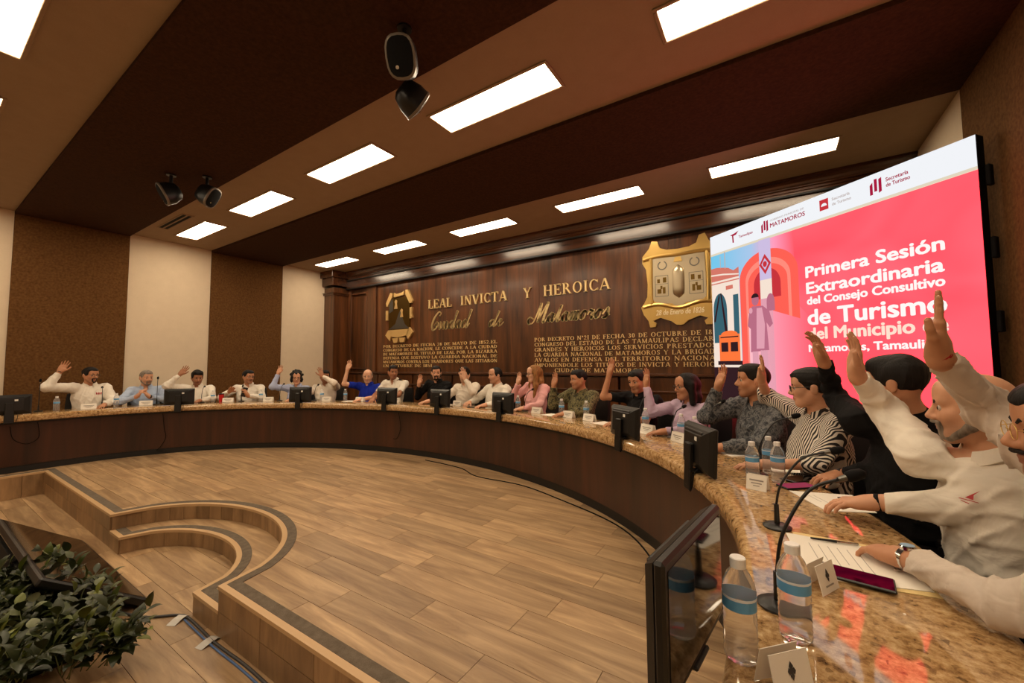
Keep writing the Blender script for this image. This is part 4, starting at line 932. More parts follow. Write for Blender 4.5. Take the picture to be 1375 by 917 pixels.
    # collar
    if d.get('collar', True):
        m = MB(); n = 28; ring = []
        nx = nrm(H+M@np.array([0, -.03, -.04])-nb)
        cb = nb+np.array([0, .008, .008])
        e1 = nrm(np.cross([0, 1, 0], nx)); e2 = np.cross(nx, e1); rs = .9 if fem else 1.0
        gap = .38
        prof = [(.064, .0), (.060, .036), (.064, .040), (.086, .004), (.082, -.001), (.065, .028)]
        for i in range(n+1):
            a = PI/2+gap+(2*PI-2*gap)*i/n; fr = max(0, 1-abs(((a-PI/2+PI) % (2*PI))-PI)/1.3)
            c_ = math.cos(a)*e1+math.sin(a)*e2
            for r_, z_ in prof: ring.append(cb+c_*(r_*rs+.012*fr)+nx*(z_-.030*fr-(.018*fr if r_ > .08 else 0)))
        k = len(prof); m.add(ring, [(i*k+q, i*k+(q+1) % k, (i+1)*k+(q+1) % k, (i+1)*k+q) for i in range(n) for q in range(k)]+[tuple(range(k)), tuple(n*k+q for q in range(k))])
        m.build('collar', d['cloth'], shirt, smooth=True)
    # trousers and shoes
    T = [ell(pel+(0, 0, -.01), (.170*bf, .13, .115), .05)]
    for q in (-1, 1): T += [cap(pel+(q*.09, .02, -.02), (q*.12, .30, .50), .085, .07, .04), cap((q*.12, .30, .50), (q*.12, .31, .09), .062, .05, .03)]
    T += [clip(pel+(0, 0, .045), (0, 0, 1), .3)]
    V, F = sdf_mesh(T, .014); link('trousers', np_mesh('trousers', V, F, d.get('pants') or PANTS['dark']), root)
    for q in (-1, 1):
        V, F = sdf_mesh([cap((q*.12, .28, .04), (q*.12, .44, .032), .04, .034, .02), clip((q*.12, .36, .004), (0, 0, -1), .3)], .012); link('shoe', np_mesh('shoe', V, F, M_LEATHER), root)
    # hair, brows, beard, eyes, glasses
    hm = hair_mat('hair_'+d.get('hcol', 'black'), {'black': (20, 15, 13), 'brown': (62, 40, 26), 'blond': (150, 104, 58), 'grey': (134, 124, 114), 'dark': (38, 28, 22)}[d.get('hcol', 'black')])
    if d.get('hair'):
        V, F = sdf_mesh(add_hair(d['hair'], H, M, s, fat), .0045 if near else .006, .006 if d['hair'] != 'buzz' else .002, d['i']+50); link('hair', np_mesh('hair', V, F, hm), root)
    if d.get('beard'):
        bm_ = hair_mat('beard_'+d.get('bcol', 'black'), {'black': (34, 25, 20), 'grey': (128, 116, 104), 'dark': (50, 36, 28)}[d.get('bcol', 'black')])
        V, F = sdf_mesh(add_beard(d['beard'], H, M, s, fat), .0035 if near else .0048, .0012, d['i']); link('beard', np_mesh('beard', V, F, bm_), root)
    for q in (-1, 1):
        MB().tube([f(q*.013, .0905, .021), f(q*.030, .0895, .029), f(q*.047, .0795, .026)], [.0042, .0052, .0028], 6).build('eyebrow', hm, root, smooth='all')
        e = MB(); n1, n2 = 12, 8; c = f(q*.032, .0765, .003); R_ = .0118*s; P = []; FF = []
        for i in range(n2+1):
            for k in range(n1):
                a = PI*i/n2; b = 2*PI*k/n1; P.append(c+R_*(M@np.array((math.sin(a)*math.cos(b), math.cos(a), math.sin(a)*math.sin(b)))))
        e.add(P, []); 
        for i in range(n2):
            e.mat(1 if i < 2 else 0)
            for k in range(n1): e.f.append((i*n1+k, i*n1+(k+1) % n1, (i+1)*n1+(k+1) % n1, (i+1)*n1+k)); e.mi.append(e.m)
        e.build('eye', [M_EYEW, M_IRIS], root, smooth='all')
    if d.get('glasses'):
        g = MB(); gm = {'black': M_BLACK, 'gold': M_BRASS, 'steel': M_CHROME}[d['glasses']]; rr = .0018 if d['glasses'] == 'black' else .0011
        for q in (-1, 1):
            torus(g, f(q*.034, .103, .002), (.025*s, .019*s), 18, 6, M, rr)
            g.tube([f(q*.058, .101, .008), f(q*.076, .085, .008), f(q*.083, -.005, .010), f(q*.083, -.03, -.008)], rr, 6)
        g.tube([f(-.010, .104, .005), f(0, .107, .008), f(.010, .104, .005)], rr, 6); gl = g.build('glasses', gm, root, smooth='all')
    return dict(root=root, arms=arms, H=H, M=M, f=f, sh=sh, Mid=Mid, nb=nb, shirt=shirt)
def band(pr, sd, name, mat, R=.031, w=.012, t=.003, back=.0, label=None):
    E_, W = pr['arms'][sd][0], pr['arms'][sd][1]; u = nrm(W-E_); c = W+u*back; q = Vector(u).to_track_quat('Z', 'Y').to_matrix().to_4x4(); q.translation = Vector(c)
    o = MB().lathe([(R, -w/2), (R+t, -w/2), (R+t, w/2), (R, w/2), (R, -w/2)], 20, q, False).build(name, mat, pr['root'], smooth=True)
    if label: o['label'] = label
    return o, c, u
WHITE = cloth('white_shirt', (232, 224, 210)); WHITE2 = cloth('white_shirt_warm', (224, 212, 196)); LBLUE = cloth('light_blue_shirt', (172, 188, 214)); PBLUE = cloth('pale_blue_blouse', (176, 186, 216))
ROYAL = cloth('royal_blue_polo', (16, 40, 150)); BLACKC = cloth('black_shirt', (16, 15, 16)); PINK = cloth('pink_blazer', (226, 168, 166)); LILAC = cloth('lilac_blouse', (190, 168, 190)); PALE = cloth('pale_grey_shirt', (206, 192, 178))
CAMOG = camo('green_camouflage', [(44, 38, 26), (84, 80, 48), (120, 110, 74), (62, 62, 38)], 28); CAMOB = camo('grey_camouflage', [(40, 42, 46), (78, 80, 84), (112, 112, 112), (60, 64, 70)], 30); STRIPE = stripes('striped_shirt', (34, 30, 30), (222, 212, 198), 150)
A = lambda n: math.atan2(n[1], n[0])
PEOPLE = [
 dict(i=1, S=(-8.97, 1.71), face=A((.99, -.11)), H=(-8.92, 1.70, 1.23), yaw=24, up=('R', (-8.87, 1.37, 1.29), (-8.89, 1.28, 1.07), (-8.86, 1.42, 1.42)), cloth=WHITE, hair='short', beard='goatee', glasses='black', skin='b', bulk=1.1, loose=1, who='goateed man with red chest logo', label='goateed man in white shirt with red chest logo raising his right hand'),
 dict(i=2, S=(-8.83, 2.34), face=A((.94, -.33)), H=(-8.78, 2.33, 1.17), yaw=10, clasp=1, cloth=LBLUE, hair='buzz', hcol='grey', beard='full', bcol='grey', skin='a', who='grey-haired man in light blue', label='grey-haired man in light blue shirt with his hands clasped'),
 dict(i=3, S=(-8.54, 2.95), face=A((.85, -.52)), H=(-8.49, 2.94, 1.16), yaw=-9, pitch=-14, up=('R', (-8.51, 2.70, 1.22), (-8.56, 2.55, 1.02), (-8.49, 2.76, 1.32)), cloth=WHITE, hair='full', skin='c', bulk=1.06, who='dark-haired man behind the red tumbler', label='smiling man in white shirt looking down with raised right hand'),
 dict(i=4, S=(-8.07, 3.56), face=A((.73, -.69)), H=(-8.02, 3.55, 1.16), yaw=6, phone=1, cloth=WHITE, hair='short', beard='moustache', glasses='black', skin='b', who='man in white holding a phone', label='man with black glasses in white shirt holding a phone'),
 dict(i=5, S=(-7.43, 4.11), face=A((.57, -.82)), H=(-7.39, 4.09, 1.13), yaw=-29, fem=True, up=('R', (-7.53, 3.83, 1.22), (-7.55, 3.79, 1.01), (-7.51, 3.86, 1.32)), cloth=PBLUE, hair='curly', glasses='black', skin='a', who='curly-haired woman in pale blue', label='woman with curly black hair in pale blue blouse raising her hand'),
 dict(i=6, S=(-6.98, 4.39), face=A((.48, -.88)), H=(-6.94, 4.37, 1.15), yaw=-27, up=('L', (-6.80, 4.22, 1.17), (-6.58, 4.45, .96), (-6.84, 4.24, 1.27)), cloth=WHITE2, hair='short', skin='c', who='man in white with arm across his face', label='man in white shirt whose raised left arm covers his face'),
 dict(i=7, S=(-6.20, 4.74), face=A((.33, -.94)), H=(-6.17, 4.71, 1.16), yaw=-45, pitch=-10, up=('R', (-6.39, 4.45, 1.28), (-6.42, 4.45, 1.05), (-6.37, 4.48, 1.40)), cloth=ROYAL, sleeve='short', hair='ring', hcol='grey', glasses='steel', skin='d', who='bald man in royal blue polo', label='bald man with glasses in royal blue polo raising his hand'),
 dict(i=8, S=(-5.70, 4.89), face=A((.25, -.97)), H=(-5.67, 4.86, 1.23), yaw=-26, cloth=WHITE, sleeve='short', hair='buzz', skin='c', who='officer in white uniform', label='man in white uniform with dark gold-striped shoulder boards'),
 dict(i=9, S=(-4.81, 5.05), face=A((.10, -.99)), H=(-4.78, 5.02, 1.22), yaw=-46, up=('R', (-5.00, 4.84, 1.03), (-5.08, 4.98, .84), (-4.98, 4.86, 1.15)), cloth=BLACKC, hair='short', beard='full', skin='a', bulk=1.08, who='bearded man in black shirt', label='bearded man in black shirt facing the camera with raised palm'),
 dict(i=10, S=(-4.22, 5.08), face=A((.01, -1)), H=(-4.19, 5.05, 1.19), yaw=-68, up=('L', (-4.03, 4.86, 1.14), (-3.90, 5.02, .9), (-4.03, 4.86, 1.25)), cloth=WHITE2, hair='full', hcol='dark', skin='d', who='man with palm beside his cheek', label='dark-haired man in white shirt with his left palm beside his cheek'),
 dict(i=11, S=(-3.58, 5.05), face=A((-.09, -1)), H=(-3.56, 5.02, 1.19), yaw=-117, cloth=WHITE, hair='balding', skin='a', bulk=1.14, low={'R': ((-3.86, 4.76, .785), (-.3, .9, -.05), (0, 0, -1), .35)}, who='balding man seen in profile', label='balding man in white shirt in profile with hands on desk'),
 dict(i=12, S=(-2.84, 4.94), face=A((-.21, -.98)), H=(-2.82, 4.91, 1.22), yaw=-128, fem=True, up=('R', (-3.03, 4.83, 1.09), (-3.10, 4.92, .9), (-3.02, 4.84, 1.2)), cloth=PINK, hair='long', hcol='blond', glasses='black', skin='d', who='long-haired woman in pink', label='woman with long light hair and glasses in pink blazer raising hand'),
 dict(i=13, S=(-2.06, 4.72), face=A((-.34, -.94)), H=(-2.05, 4.69, 1.16), yaw=-131, up=('R', (-2.35, 4.60, 1.08), (-2.38, 4.66, .87), (-2.33, 4.61, 1.19)), cloth=CAMOG, pants=CAMOG, hair='buzz', skin='b', loose=1, who='soldier in green camouflage', label='soldier in green camouflage uniform raising his right hand'),
 dict(i=14, S=(-1.22, 4.33), face=A((-.50, -.87)), H=(-1.21, 4.30, 1.17), yaw=-112, pitch=-12, up=('R', (-1.50, 4.26, 1.24), (-1.52, 4.29, 1.02), (-1.48, 4.27, 1.34)), cloth=BLACKC, sleeve='short', hair='short', skin='b', who='man in black polo', label='man in black short-sleeved polo looking down with raised hand'),
 dict(i=15, S=(-.67, 3.97), face=A((-.62, -.79)), H=(-.67, 3.93, 1.14), yaw=-140, fem=True, up=('R', (-1.02, 3.93, 1.15), (-.98, 3.93, .98), (-1.01, 3.93, 1.25)), cloth=LILAC, hair='bob', glasses='black', skin='b', bulk=1.05, who='woman in lilac blouse', label='woman with dark hair and glasses in lilac blouse raising her hand'),
 dict(i=16, S=(-.13, 3.45), face=A((-.75, -.66)), H=(-.13, 3.42, 1.22), yaw=-166, pitch=2, up=('R', (-.36, 3.47, 1.17), (-.45, 3.49, .99), (-.33, 3.47, 1.27)), cloth=CAMOB, pants=CAMOB, hair='buzz', skin='b', loose=1, who='young man in grey camouflage', label='young man in grey camouflage uniform raising his right hand'),
 dict(i=17, S=(.18, 3.04), face=A((-.84, -.54)), H=(.18, 3.01, 1.20), yaw=-178, fem=True, up=('R', (-.07, 3.14, 1.25), (.05, 3.5, .95), (-.05, 3.13, 1.36)), palm=(.4, 1, .1), cloth=STRIPE, sleeve='mid', hair='bun', glasses='black', skin='a', bulk=1.12, near=True, who='woman in striped shirt', label='woman in black and white striped shirt with tied-back hair'),
 dict(i=18, S=(.46, 2.51), face=A((-.92, -.38)), H=(.46, 2.48, 1.25), yaw=152, up=('R', (.22, 2.66, 1.36), (.32, 2.63, 1.08), (.20, 2.65, 1.46)), curl=.3, low={'L': ((.26, 2.62, .785), (-.4, .9, -.05), (0, 0, -1), .4)}, cloth=BLACKC, hair='full', skin='b', near=True, who='man in black jacket', label='dark-haired man in black jacket turned towards the screen'),
 dict(i=19, S=(.64, 2.08), face=A((-.97, -.24)), H=(.57, 2.03, 1.19), yaw=169, pitch=-3, up=('R', (.29, 2.20, 1.30), (.46, 2.6, 1.10), (.31, 2.20, 1.42)), low={'L': ((.19, 2.06, .785), (.25, .9, -.12), (0, 0, -1), .4)}, cloth=WHITE, hair='ring', hcol='dark', beard='full', bcol='grey', skin='a', near=True, bulk=1.08, loose=1, who='grey-bearded man in white', label='grey-bearded balding man in white shirt with red sail emblem'),
 dict(i=20, S=(.74, 1.44), face=A((-.98, .16)), H=(.57, 1.455, 1.19), yaw=174, pitch=-3, up=('R', (.40, 1.64, 1.37), (.70, 2.0, 1.02), (.425, 1.645, 1.48)), curl=.03, low={'L': ((.30, 1.60, .79), (.75, .75, -.12), (0, 0, -1), .45)}, cloth=PALE, hair='short', beard='moustache', glasses='gold', skin='b', spread=.35, near=True, who='nearest man in pale shirt', label='nearest man at the right edge in pale shirt with gold glasses'),
]
PR = {}
for d in PEOPLE:
    if d.get('clasp'):
        d['low'] = {'R': None, 'L': None}
    if d.get('clasp') or d.get('phone'):
        fx, fy = math.cos(d['face']), math.sin(d['face']); rx, ry = fy, -fx; Sx, Sy = d['S']
        P_ = lambda r, f, z: (Sx+rx*r+fx*f, Sy+ry*r+fy*f, z)
        if d.get('clasp'): d['low'] = {'R': (P_(.075, .30, .88), (-.5, .35, .75), (-1, 0, 0), .5), 'L': (P_(-.075, .30, .87), (.5, .35, .75), (1, 0, 0), .5)}
        else: d['low'] = {'R': (P_(.16, .30, .92), (-.5, .5, .5), (-.3, .8, -.2), .25), 'L': (P_(-.13, .33, .84), (.1, .6, .7), (.9, 0, 0), .55)}
    PR[d['i']] = make_person(d)
    fx, fy = math.cos(d['face']), math.sin(d['face'])
    put_chair(d['S'][0]-fx*.03, d['S'][1]-fy*.03, d['face']-PI/2, f"black office chair under the {d['who']}")
WHO = {d['i']: d['who'] for d in PEOPLE}
FACE = {d['i']: (np.array(d['S']), d['face']) for d in PEOPLE}
# details worn by single figures
def chest_mark(i, name, mat, polys, off, label=None):
    """thin embroidered shapes set on the front of the shirt"""
    pr = PR[i]; me = pr['shirt'].data; n = len(me.vertices); co = np.empty(n*3, np.float32); me.vertices.foreach_get('co', co); co = co.reshape(-1, 3)
    m = MB()
    for P in polys:
        vs = []
        for x, z in P:
            X, Zz = pr['Mid'][0]+off[0]+x, pr['Mid'][2]+off[1]+z
            k = (np.abs(co[:, 0]-X) < .012) & (np.abs(co[:, 2]-Zz) < .012) & (co[:, 1] > 0); yv = co[k][:, 1].max() if k.any() else .13
            vs.append((X, yv+.0025, Zz))
        m.add(vs, [tuple(range(len(vs)))])
    o = m.build(name, mat, pr['shirt']); 
    if label: o['label'] = label
chest_mark(1, 'chest_logo', plain('logo_red', (170, 40, 44), .7), [[(-.035, -.015), (-.02, -.015), (-.02, .015), (-.035, .02)], [(-.01, -.015), (.005, -.015), (.005, .02), (-.01, .015)], [(.015, -.015), (.03, -.015), (.03, .02), (.015, .015)]], (-.095, -.075), 'dark red logo')
chest_mark(19, 'chest_emblem', plain('logo_red', (170, 40, 44), .7), [[(-.010, 0), (.010, .002), (.004, .018), (-.004, .030), (.0, .014)], [(-.02, -.006), (.02, -.004), (.02, -.002), (-.02, -.004)], [(-.014, -.012), (.014, -.010), (.014, -.008), (-.014, -.010)]], (-.095, -.075), 'dark red sail emblem')
for q in ('R', 'L'):
    pr = PR[8]; a, b = Vector(pr['Mid']*.62+pr['sh'][q]*.38), Vector(pr['sh'][q]); c = a.lerp(b, .62)+Vector((0, .005, .07)); ang = math.atan2(b.z-a.z, abs(b.x-a.x))
    rm = Matrix.Rotation((-1 if q == 'R' else 1)*(-.22), 3, 'Y') @ Matrix.Rotation(-.1, 3, 'X')
    o = MB().box(c, (.12, .052, .008), .002, rm).build('shoulder_board', M_BLACKM, pr['root'])
    for k in range(3): MB().box(c+rm @ Vector(((-1 if q == 'L' else 1)*(.045-.02*k), 0, .005)), (.009, .05, .003), 0, rm).build('gold_stripe', M_BRASS, o)
band(PR[19], 'L', 'wrist_band', M_BLACKM, .029, .014, .003, -.004, 'black wrist band')
band(PR[20], 'R', 'wrist_band', plain('red_cord', (170, 20, 30), .7), .028, .009, .003, .002, 'red cord bracelet')
o_, c_, u_ = band(PR[20], 'L', 'watch_band', M_CHROME, .029, .017, .004, -.004, 'steel watch band')
rm = Vector(u_).to_track_quat('Y', 'Z').to_matrix()
MB().lathe([(.0, .0), (.019, .0), (.02, .008), (.017, .011), (0, .011)], 20, Matrix.Translation(Vector(c_)+rm @ Vector((0, 0, .029))) @ rm.to_4x4()).build('watch_case', M_CHROME, o_, smooth=True)
MB().lathe([(0, .0112), (.0155, .0112), (.0155, .0122), (0, .0122)], 20, Matrix.Translation(Vector(c_)+rm @ Vector((0, 0, .029))) @ rm.to_4x4()).build('watch_dial', plain('dial_blue', (150, 180, 210), .2), o_)
band(PR[18], 'L', 'wrist_watch', M_BLACK, .028, .024, .006, -.004); band(PR[2], 'L', 'wrist_watch', M_BLACK, .028, .02, .005, -.01)
band(PR[1], 'R', 'wrist_watch', M_BLACK, .028, .012, .004, .0)

# ------------------------------------------------------------------ things on the desk
def on_desk(x, y, lo=.1, hi=.46):
    """keep a spot on the worktop: clamp its distance from the inner edge"""
    p, q, d = near_desk(x, y); d2 = min(max(d, lo), hi); return p[0]+q[0]*d2+(x-p[0]-q[0]*d), p[1]+q[1]*d2+(y-p[1]-q[1]*d), math.atan2(q[1], q[0])
TAKEN = []
def spot(x, y, r, lo=.1, hi=.46):
    x, y, a = on_desk(x, y, lo, hi)
    for k in range(40):
        s = (k+1)//2*.02*(1 if k % 2 else -1); X, Y = x-math.sin(a)*s, y+math.cos(a)*s
        if all((X-u)**2+(Y-v)**2 > (r+w)**2 for u, v, w in TAKEN): break
    TAKEN.append((X, Y, r)); return X, Y, a
def who_near(x, y): return min(FACE, key=lambda i: (FACE[i][0][0]-x)**2+(FACE[i][0][1]-y)**2)
# monitors hooked on the inner edge, screens facing the seats
def monitor():
    r = thing('desk_monitor', 'x', 'monitor', group='monitors along the desk')
    b = MB(); w, h = .385, .255
    b.box((0, 0, .135), (w, .022, h), .006); b.build('bezel', M_BLACK, r)
    hb = MB(); P = []
    for (sx, sz, y) in ((1, 1, -.011), (.93, .9, -.03), (.62, .62, -.052)):
        P += [(-w/2*sx*.98, y, .135-h/2*sz*.96), (w/2*sx*.98, y, .135-h/2*sz*.96), (w/2*sx*.98, y, .135+h/2*sz*.96), (-w/2*sx*.98, y, .135+h/2*sz*.96)]
    hb.add(P, [(i*4+k, i*4+(k+1) % 4, (i+1)*4+(k+1) % 4, (i+1)*4+k) for i in range(2) for k in range(4)]+[(8, 9, 10, 11), (3, 2, 1, 0)]); hb.build('back_shell', M_BLACK, r)
    MB().box((0, -.034, .225), (.25, .03, .018), .005).build('handle_ridge', M_BLACK, r)
    MB().box((0, .0115, .135), (w-.032, .002, h-.036)).build('screen', M_SCRN, r)
    MB().box((.055, -.0515, .19), (.03, .003, .022)).build('sticker', M_STICK, r)
    n = MB(); n.box((0, -.064, .04), (.075, .026, .24), .006); n.build('neck', M_BLACK, r)
    MB().box((0, -.066, -.045), (.085, .018, .112), .004).box((0, -.028, .006), (.085, .09, .01), .003).build('clamp', M_BLACK, r)
    MB().tube(spline([(.06, -.03, .03), (.07, -.06, .0), (.065, -.065, -.06), (.05, -.07, -.10)], 5), .003, 6).build('cable', M_BLACKM, r, smooth='all')
    return r
mon0 = monitor(); first = [True]
def put_monitor(x, y, yawq, label, tilt=0.0):
    o = mon0 if first[0] else dup(mon0); first[0] = False
    o.location = (x, y, ZT+.001); o.rotation_euler = (tilt, 0, yawq); o['label'] = label
MON = [(-8.19, .93, 'black monitor at the left picture edge, nearest the steps'), (-7.86, 2.47, None), (-6.60, 3.69, None), (-5.10, 4.20, None), (-4.04, 4.28, None), (-2.86, 4.12, None), (-1.06, 3.28, None), (-.42, 2.50, None)]
for x, y, lb in MON:
    p, q, dd = near_desk(x, y)
    px_, py_ = p[0]+q[0]*.055, p[1]+q[1]*.055
    put_monitor(px_, py_, math.atan2(q[1], q[0])-PI/2, lb or f'black desk monitor before the {WHO[who_near(px_+q[0]*.8, py_+q[1]*.8)]}', -.06)
put_monitor(-.158, .935, math.atan2(-.128+.175, 0)*0-PI/2-math.atan2(.047, .368), 'nearest black monitor seen edge-on, its dark screen reflecting bottles', 0.0)
# bottles
def bottle():
    r = thing('water_bottle', 'x', 'bottle', group='water bottles on the desk')
    prof = [(0, .004), (.024, .0), (.031, .006), (.032, .014)]
    for k in range(7): z = .018+.011*k; prof += [(.0305, z), (.0322, z+.0055)]
    prof += [(.032, .1), (.031, .104), (.031, .134), (.0325, .138), (.030, .152), (.022, .172), (.0135, .184), (.0125, .196), (0, .196)]
    MB().lathe(prof, 20).build('bottle_body', M_BOTTLE, r, smooth='all')
    MB().lathe([(0, .197), (.0145, .197), (.0150, .1845), (.0153, .1845), (.0153, .203), (.0135, .205), (0, .205)], 18).build('cap', M_CAP, r, smooth=True)
    MB().lathe([(.0318, .106), (.0322, .106), (.0322, .132), (.0318, .132), (.0318, .106)], 20, None, False).build('label_band', M_LABEL, r, smooth=True)
    MB().lathe([(.0323, .127), (.0325, .127), (.0325, .132), (.0323, .132), (.0323, .127)], 20, None, False).build('label_edge', M_LABELW, r, smooth=True)
    return r
bot0 = bottle(); fb = [True]
def put_bottle(x, y, label, rz=0.0):
    o = bot0 if fb[0] else dup(bot0); fb[0] = False; o.location = (x, y, ZT+.0005); o.rotation_euler = (0, 0, rz); o['label'] = label
BOT = [(-8.50, 1.30), (-8.56, 1.93), (-8.05, 3.02), (-7.62, 3.62), (-6.30, 4.38), (-6.72, 4.22), (-7.0, 4.05), (-2.84, 4.52), (-2.11, 4.32), (-1.76, 4.22), (-1.00, 3.78), (-.63, 3.50), (-.52, 3.38), (-.11, 2.44), (.0, 2.50), (-.04, 2.66), (-.078, .985), (.02, 1.12)]
BLAB = {15: 'far one of three water bottles before the woman in striped shirt', 13: 'water bottle nearest the desk edge among three before the striped shirt', 14: 'blue-labelled water bottle nearest the man in black jacket', 16: 'water bottle right beside the nearest monitor', 17: 'large near water bottle standing before the red phone', 0: 'water bottle beside the goateed man at the far left', 1: 'water bottle between the goateed man and the man in light blue', 4: 'water bottle left of the bald man in royal blue polo', 5: 'water bottle beside the man with arm across his face', 6: 'water bottle before the curly-haired woman in pale blue', 8: 'water bottle on the screen-far side of the soldier in green camouflage', 9: 'water bottle between the soldier and the man in black polo', 11: 'water bottle before the woman in lilac blouse', 12: 'water bottle beside the name card of the young man in grey camouflage'}
for k, (x, y) in enumerate(BOT):
    if k < 16: x, y, a = spot(x, y, .036, .08, .46)
    else: TAKEN.append((x, y, .036))
    put_bottle(x, y, BLAB.get(k, f'clear water bottle in front of the {WHO[who_near(x, y)]}'), k*.7)
tb = thing('tumbler', 'red tumbler with dark lid on the desk near the left wall', 'tumbler', (*spot(-7.98, 3.12, .045, .3, .46)[:2], ZT+.0005))
MB().lathe([(0, 0), (.033, 0), (.04, .13), (.038, .132), (0, .132)], 20).build('cup', M_RED, tb, smooth=True); MB().lathe([(0, .132), (.042, .132), (.042, .142), (.03, .15), (0, .15)], 20).build('lid', M_BLACK, tb, smooth=True)
# gooseneck microphones: base spot, tip offset
def mic(x, y, tip, label, big=1.0):
    r = thing('gooseneck_microphone', label, 'microphone', (x, y, ZT+.0005), 0, 'gooseneck microphones')
    MB().lathe([(0, 0), (.045*big, 0), (.047*big, .006), (.036*big, .013), (.012, .016), (0, .016)], 20).build('base', M_BLACK, r, smooth=True)
    MB().tube([(0, 0, .012), (0, 0, .085)], [.0095, .008], 10).build('socket', M_BLACK, r, smooth=True)
    t = Vector(tip); path = spline([(0, 0, .085), (t.x*.10, t.y*.10, t.z*.55), (t.x*.45, t.y*.45, t.z*.88), (t.x*.85, t.y*.85, t.z*.985)], 6)
    MB().tube(path, .0042, 8).build('neck', M_BLACK, r, smooth='all')
    d = (path[-1]-path[-3]).normalized(); a = path[-1]
    MB().tube([a, a+d*.018], [.006, .0075], 10).build('collar_ring', M_PEWTER, r, smooth=True)
    MB().tube([a+d*.018, a+d*.022, a+d*.035, a+d*.055, a+d*.063], [.008, .0125, .0145, .012, .004], 12).build('windscreen', M_BLACKM, r, smooth='all')
MIC = [(-8.62, 1.15, .40, -.02), (-8.60, 1.78, .29, .12), (-8.52, 2.42, .40, .02), (-8.28, 2.98, .26, .14), (-7.90, 3.46, .24, .03), (-7.36, 3.82, .28, .12), (-6.86, 4.20, .26, .10), (-2.76, 4.56, .27, .14), (-.98, 3.82, .32, .15), (-.58, 3.46, .24, .10), (-.30, 3.35, .32, .12), (-.09, 2.59, .34, .20), (-.01, 1.82, .31, .25), (-.012, 1.24, .36, .27)]
MLAB = {0: 'tall microphone beside the chair left of the goateed man', 12: 'black gooseneck microphone by the papers of the grey-bearded man', 13: 'nearest black gooseneck microphone rising behind the near water bottle', 9: 'short curved microphone beside the monitor of the young man in grey camouflage'}
for k, (x, y, z, out) in enumerate(MIC):
    if k < 11: x, y, a = spot(x, y, .05, .1, .44)
    else: a = math.atan2(near_desk(x, y)[1][1], near_desk(x, y)[1][0])
    ta = a+(.35 if k > 10 else 0)
    tp = {11: (.17, .05, .32), 12: (.18, .035, .29), 13: (.16, .06, .325)}.get(k, (out*math.cos(ta), out*math.sin(ta), z))
    mic(x, y, tp, MLAB.get(k, f'black gooseneck microphone pointing at the {WHO[who_near(x, y)]}'))
# folded name cards
M_PRINT2 = plain('print_light', (150, 142, 134), .8)
def card(w=.16, h=.075):
    r = thing('name_card', 'x', 'name card', group='name cards')
    for s in (-1, 1): MB().box((0, s*.019, h/2-.001), (w, .0016, h), 0, Matrix.Rotation(s*.24, 3, 'X')).build('card_face', M_PAPER, r)
    for z, l, t in ((.048, .11, .007), (.034, .085, .005), (.022, .05, .004)):
        MB().box((0, .0202-.245*(z-h/2)+.0005, z), (l, .0008, t), 0, Matrix.Rotation(.24, 3, 'X')).build('printed_line', M_PRINT2, r)
    cm = MB()
    for dx, dz, s_ in ((0, .05, .012), (-.010, .042, .009), (.010, .042, .009), (0, .034, .011), (0, .043, .014)): cm.box((dx, -.0202+.245*(dz-h/2)-.0006, dz), (s_, .0008, s_), 0, Matrix.Rotation(-.24, 3, 'X') @ Matrix.Rotation(.78, 3, 'Y'))
    cm.build('printed_crest', M_INK, r); MB().box((0, -.0202+.245*(.018-h/2)-.0006, .018), (.07, .0008, .004), 0, Matrix.Rotation(-.24, 3, 'X')).build('printed_line', M_PRINT2, r)
    return r
card0 = card(); fc = [True]
CARD = [(-8.56, 1.20), (-8.50, 1.62), (-8.46, 2.26), (-8.02, 3.20), (-7.50, 3.72), (-6.60, 4.28), (-5.96, 4.42), (-5.26, 4.58), (-4.01, 4.68), (-2.51, 4.46), (-1.98, 4.30), (-1.66, 4.18), (-.90, 3.74), (-.62, 3.36), (-.085, 2.31), (-.005, .945), (.085, 1.40)]
CLAB = {0: 'small white card left of the goateed man by the left monitor', 14: 'tilted white name card beside the bottles of the man in black jacket', 15: 'nearest white name card with a dark crest at the bottom edge', 16: 'clear-framed name card behind the near water bottle', 10: 'white name card before the soldier in green camouflage, left one', 11: 'white name card between the soldier and the man in black polo'}
for k, (x, y) in enumerate(CARD):
    if k < 14: x, y, a = spot(x, y, .07, .1, .40)
    else: a = math.atan2(near_desk(x, y)[1][1], near_desk(x, y)[1][0])
    o = card0 if fc[0] else dup(card0); fc[0] = False; o.location = (x, y, ZT+.001); o['label'] = CLAB.get(k, f'white folded name card before the {WHO[who_near(x, y)]}')
    rz = a+PI/2 if k < 14 else a-PI/2
    o.scale = (.4, .8, .7) if k == 0 else (.55, .9, .95) if k > 13 else (1, 1, 1)
    o.rotation_euler = (0, 0, {14: a+PI/2+.9, 15: a+PI/2-.75, 16: a+PI/2-.5}.get(k, a+PI/2))
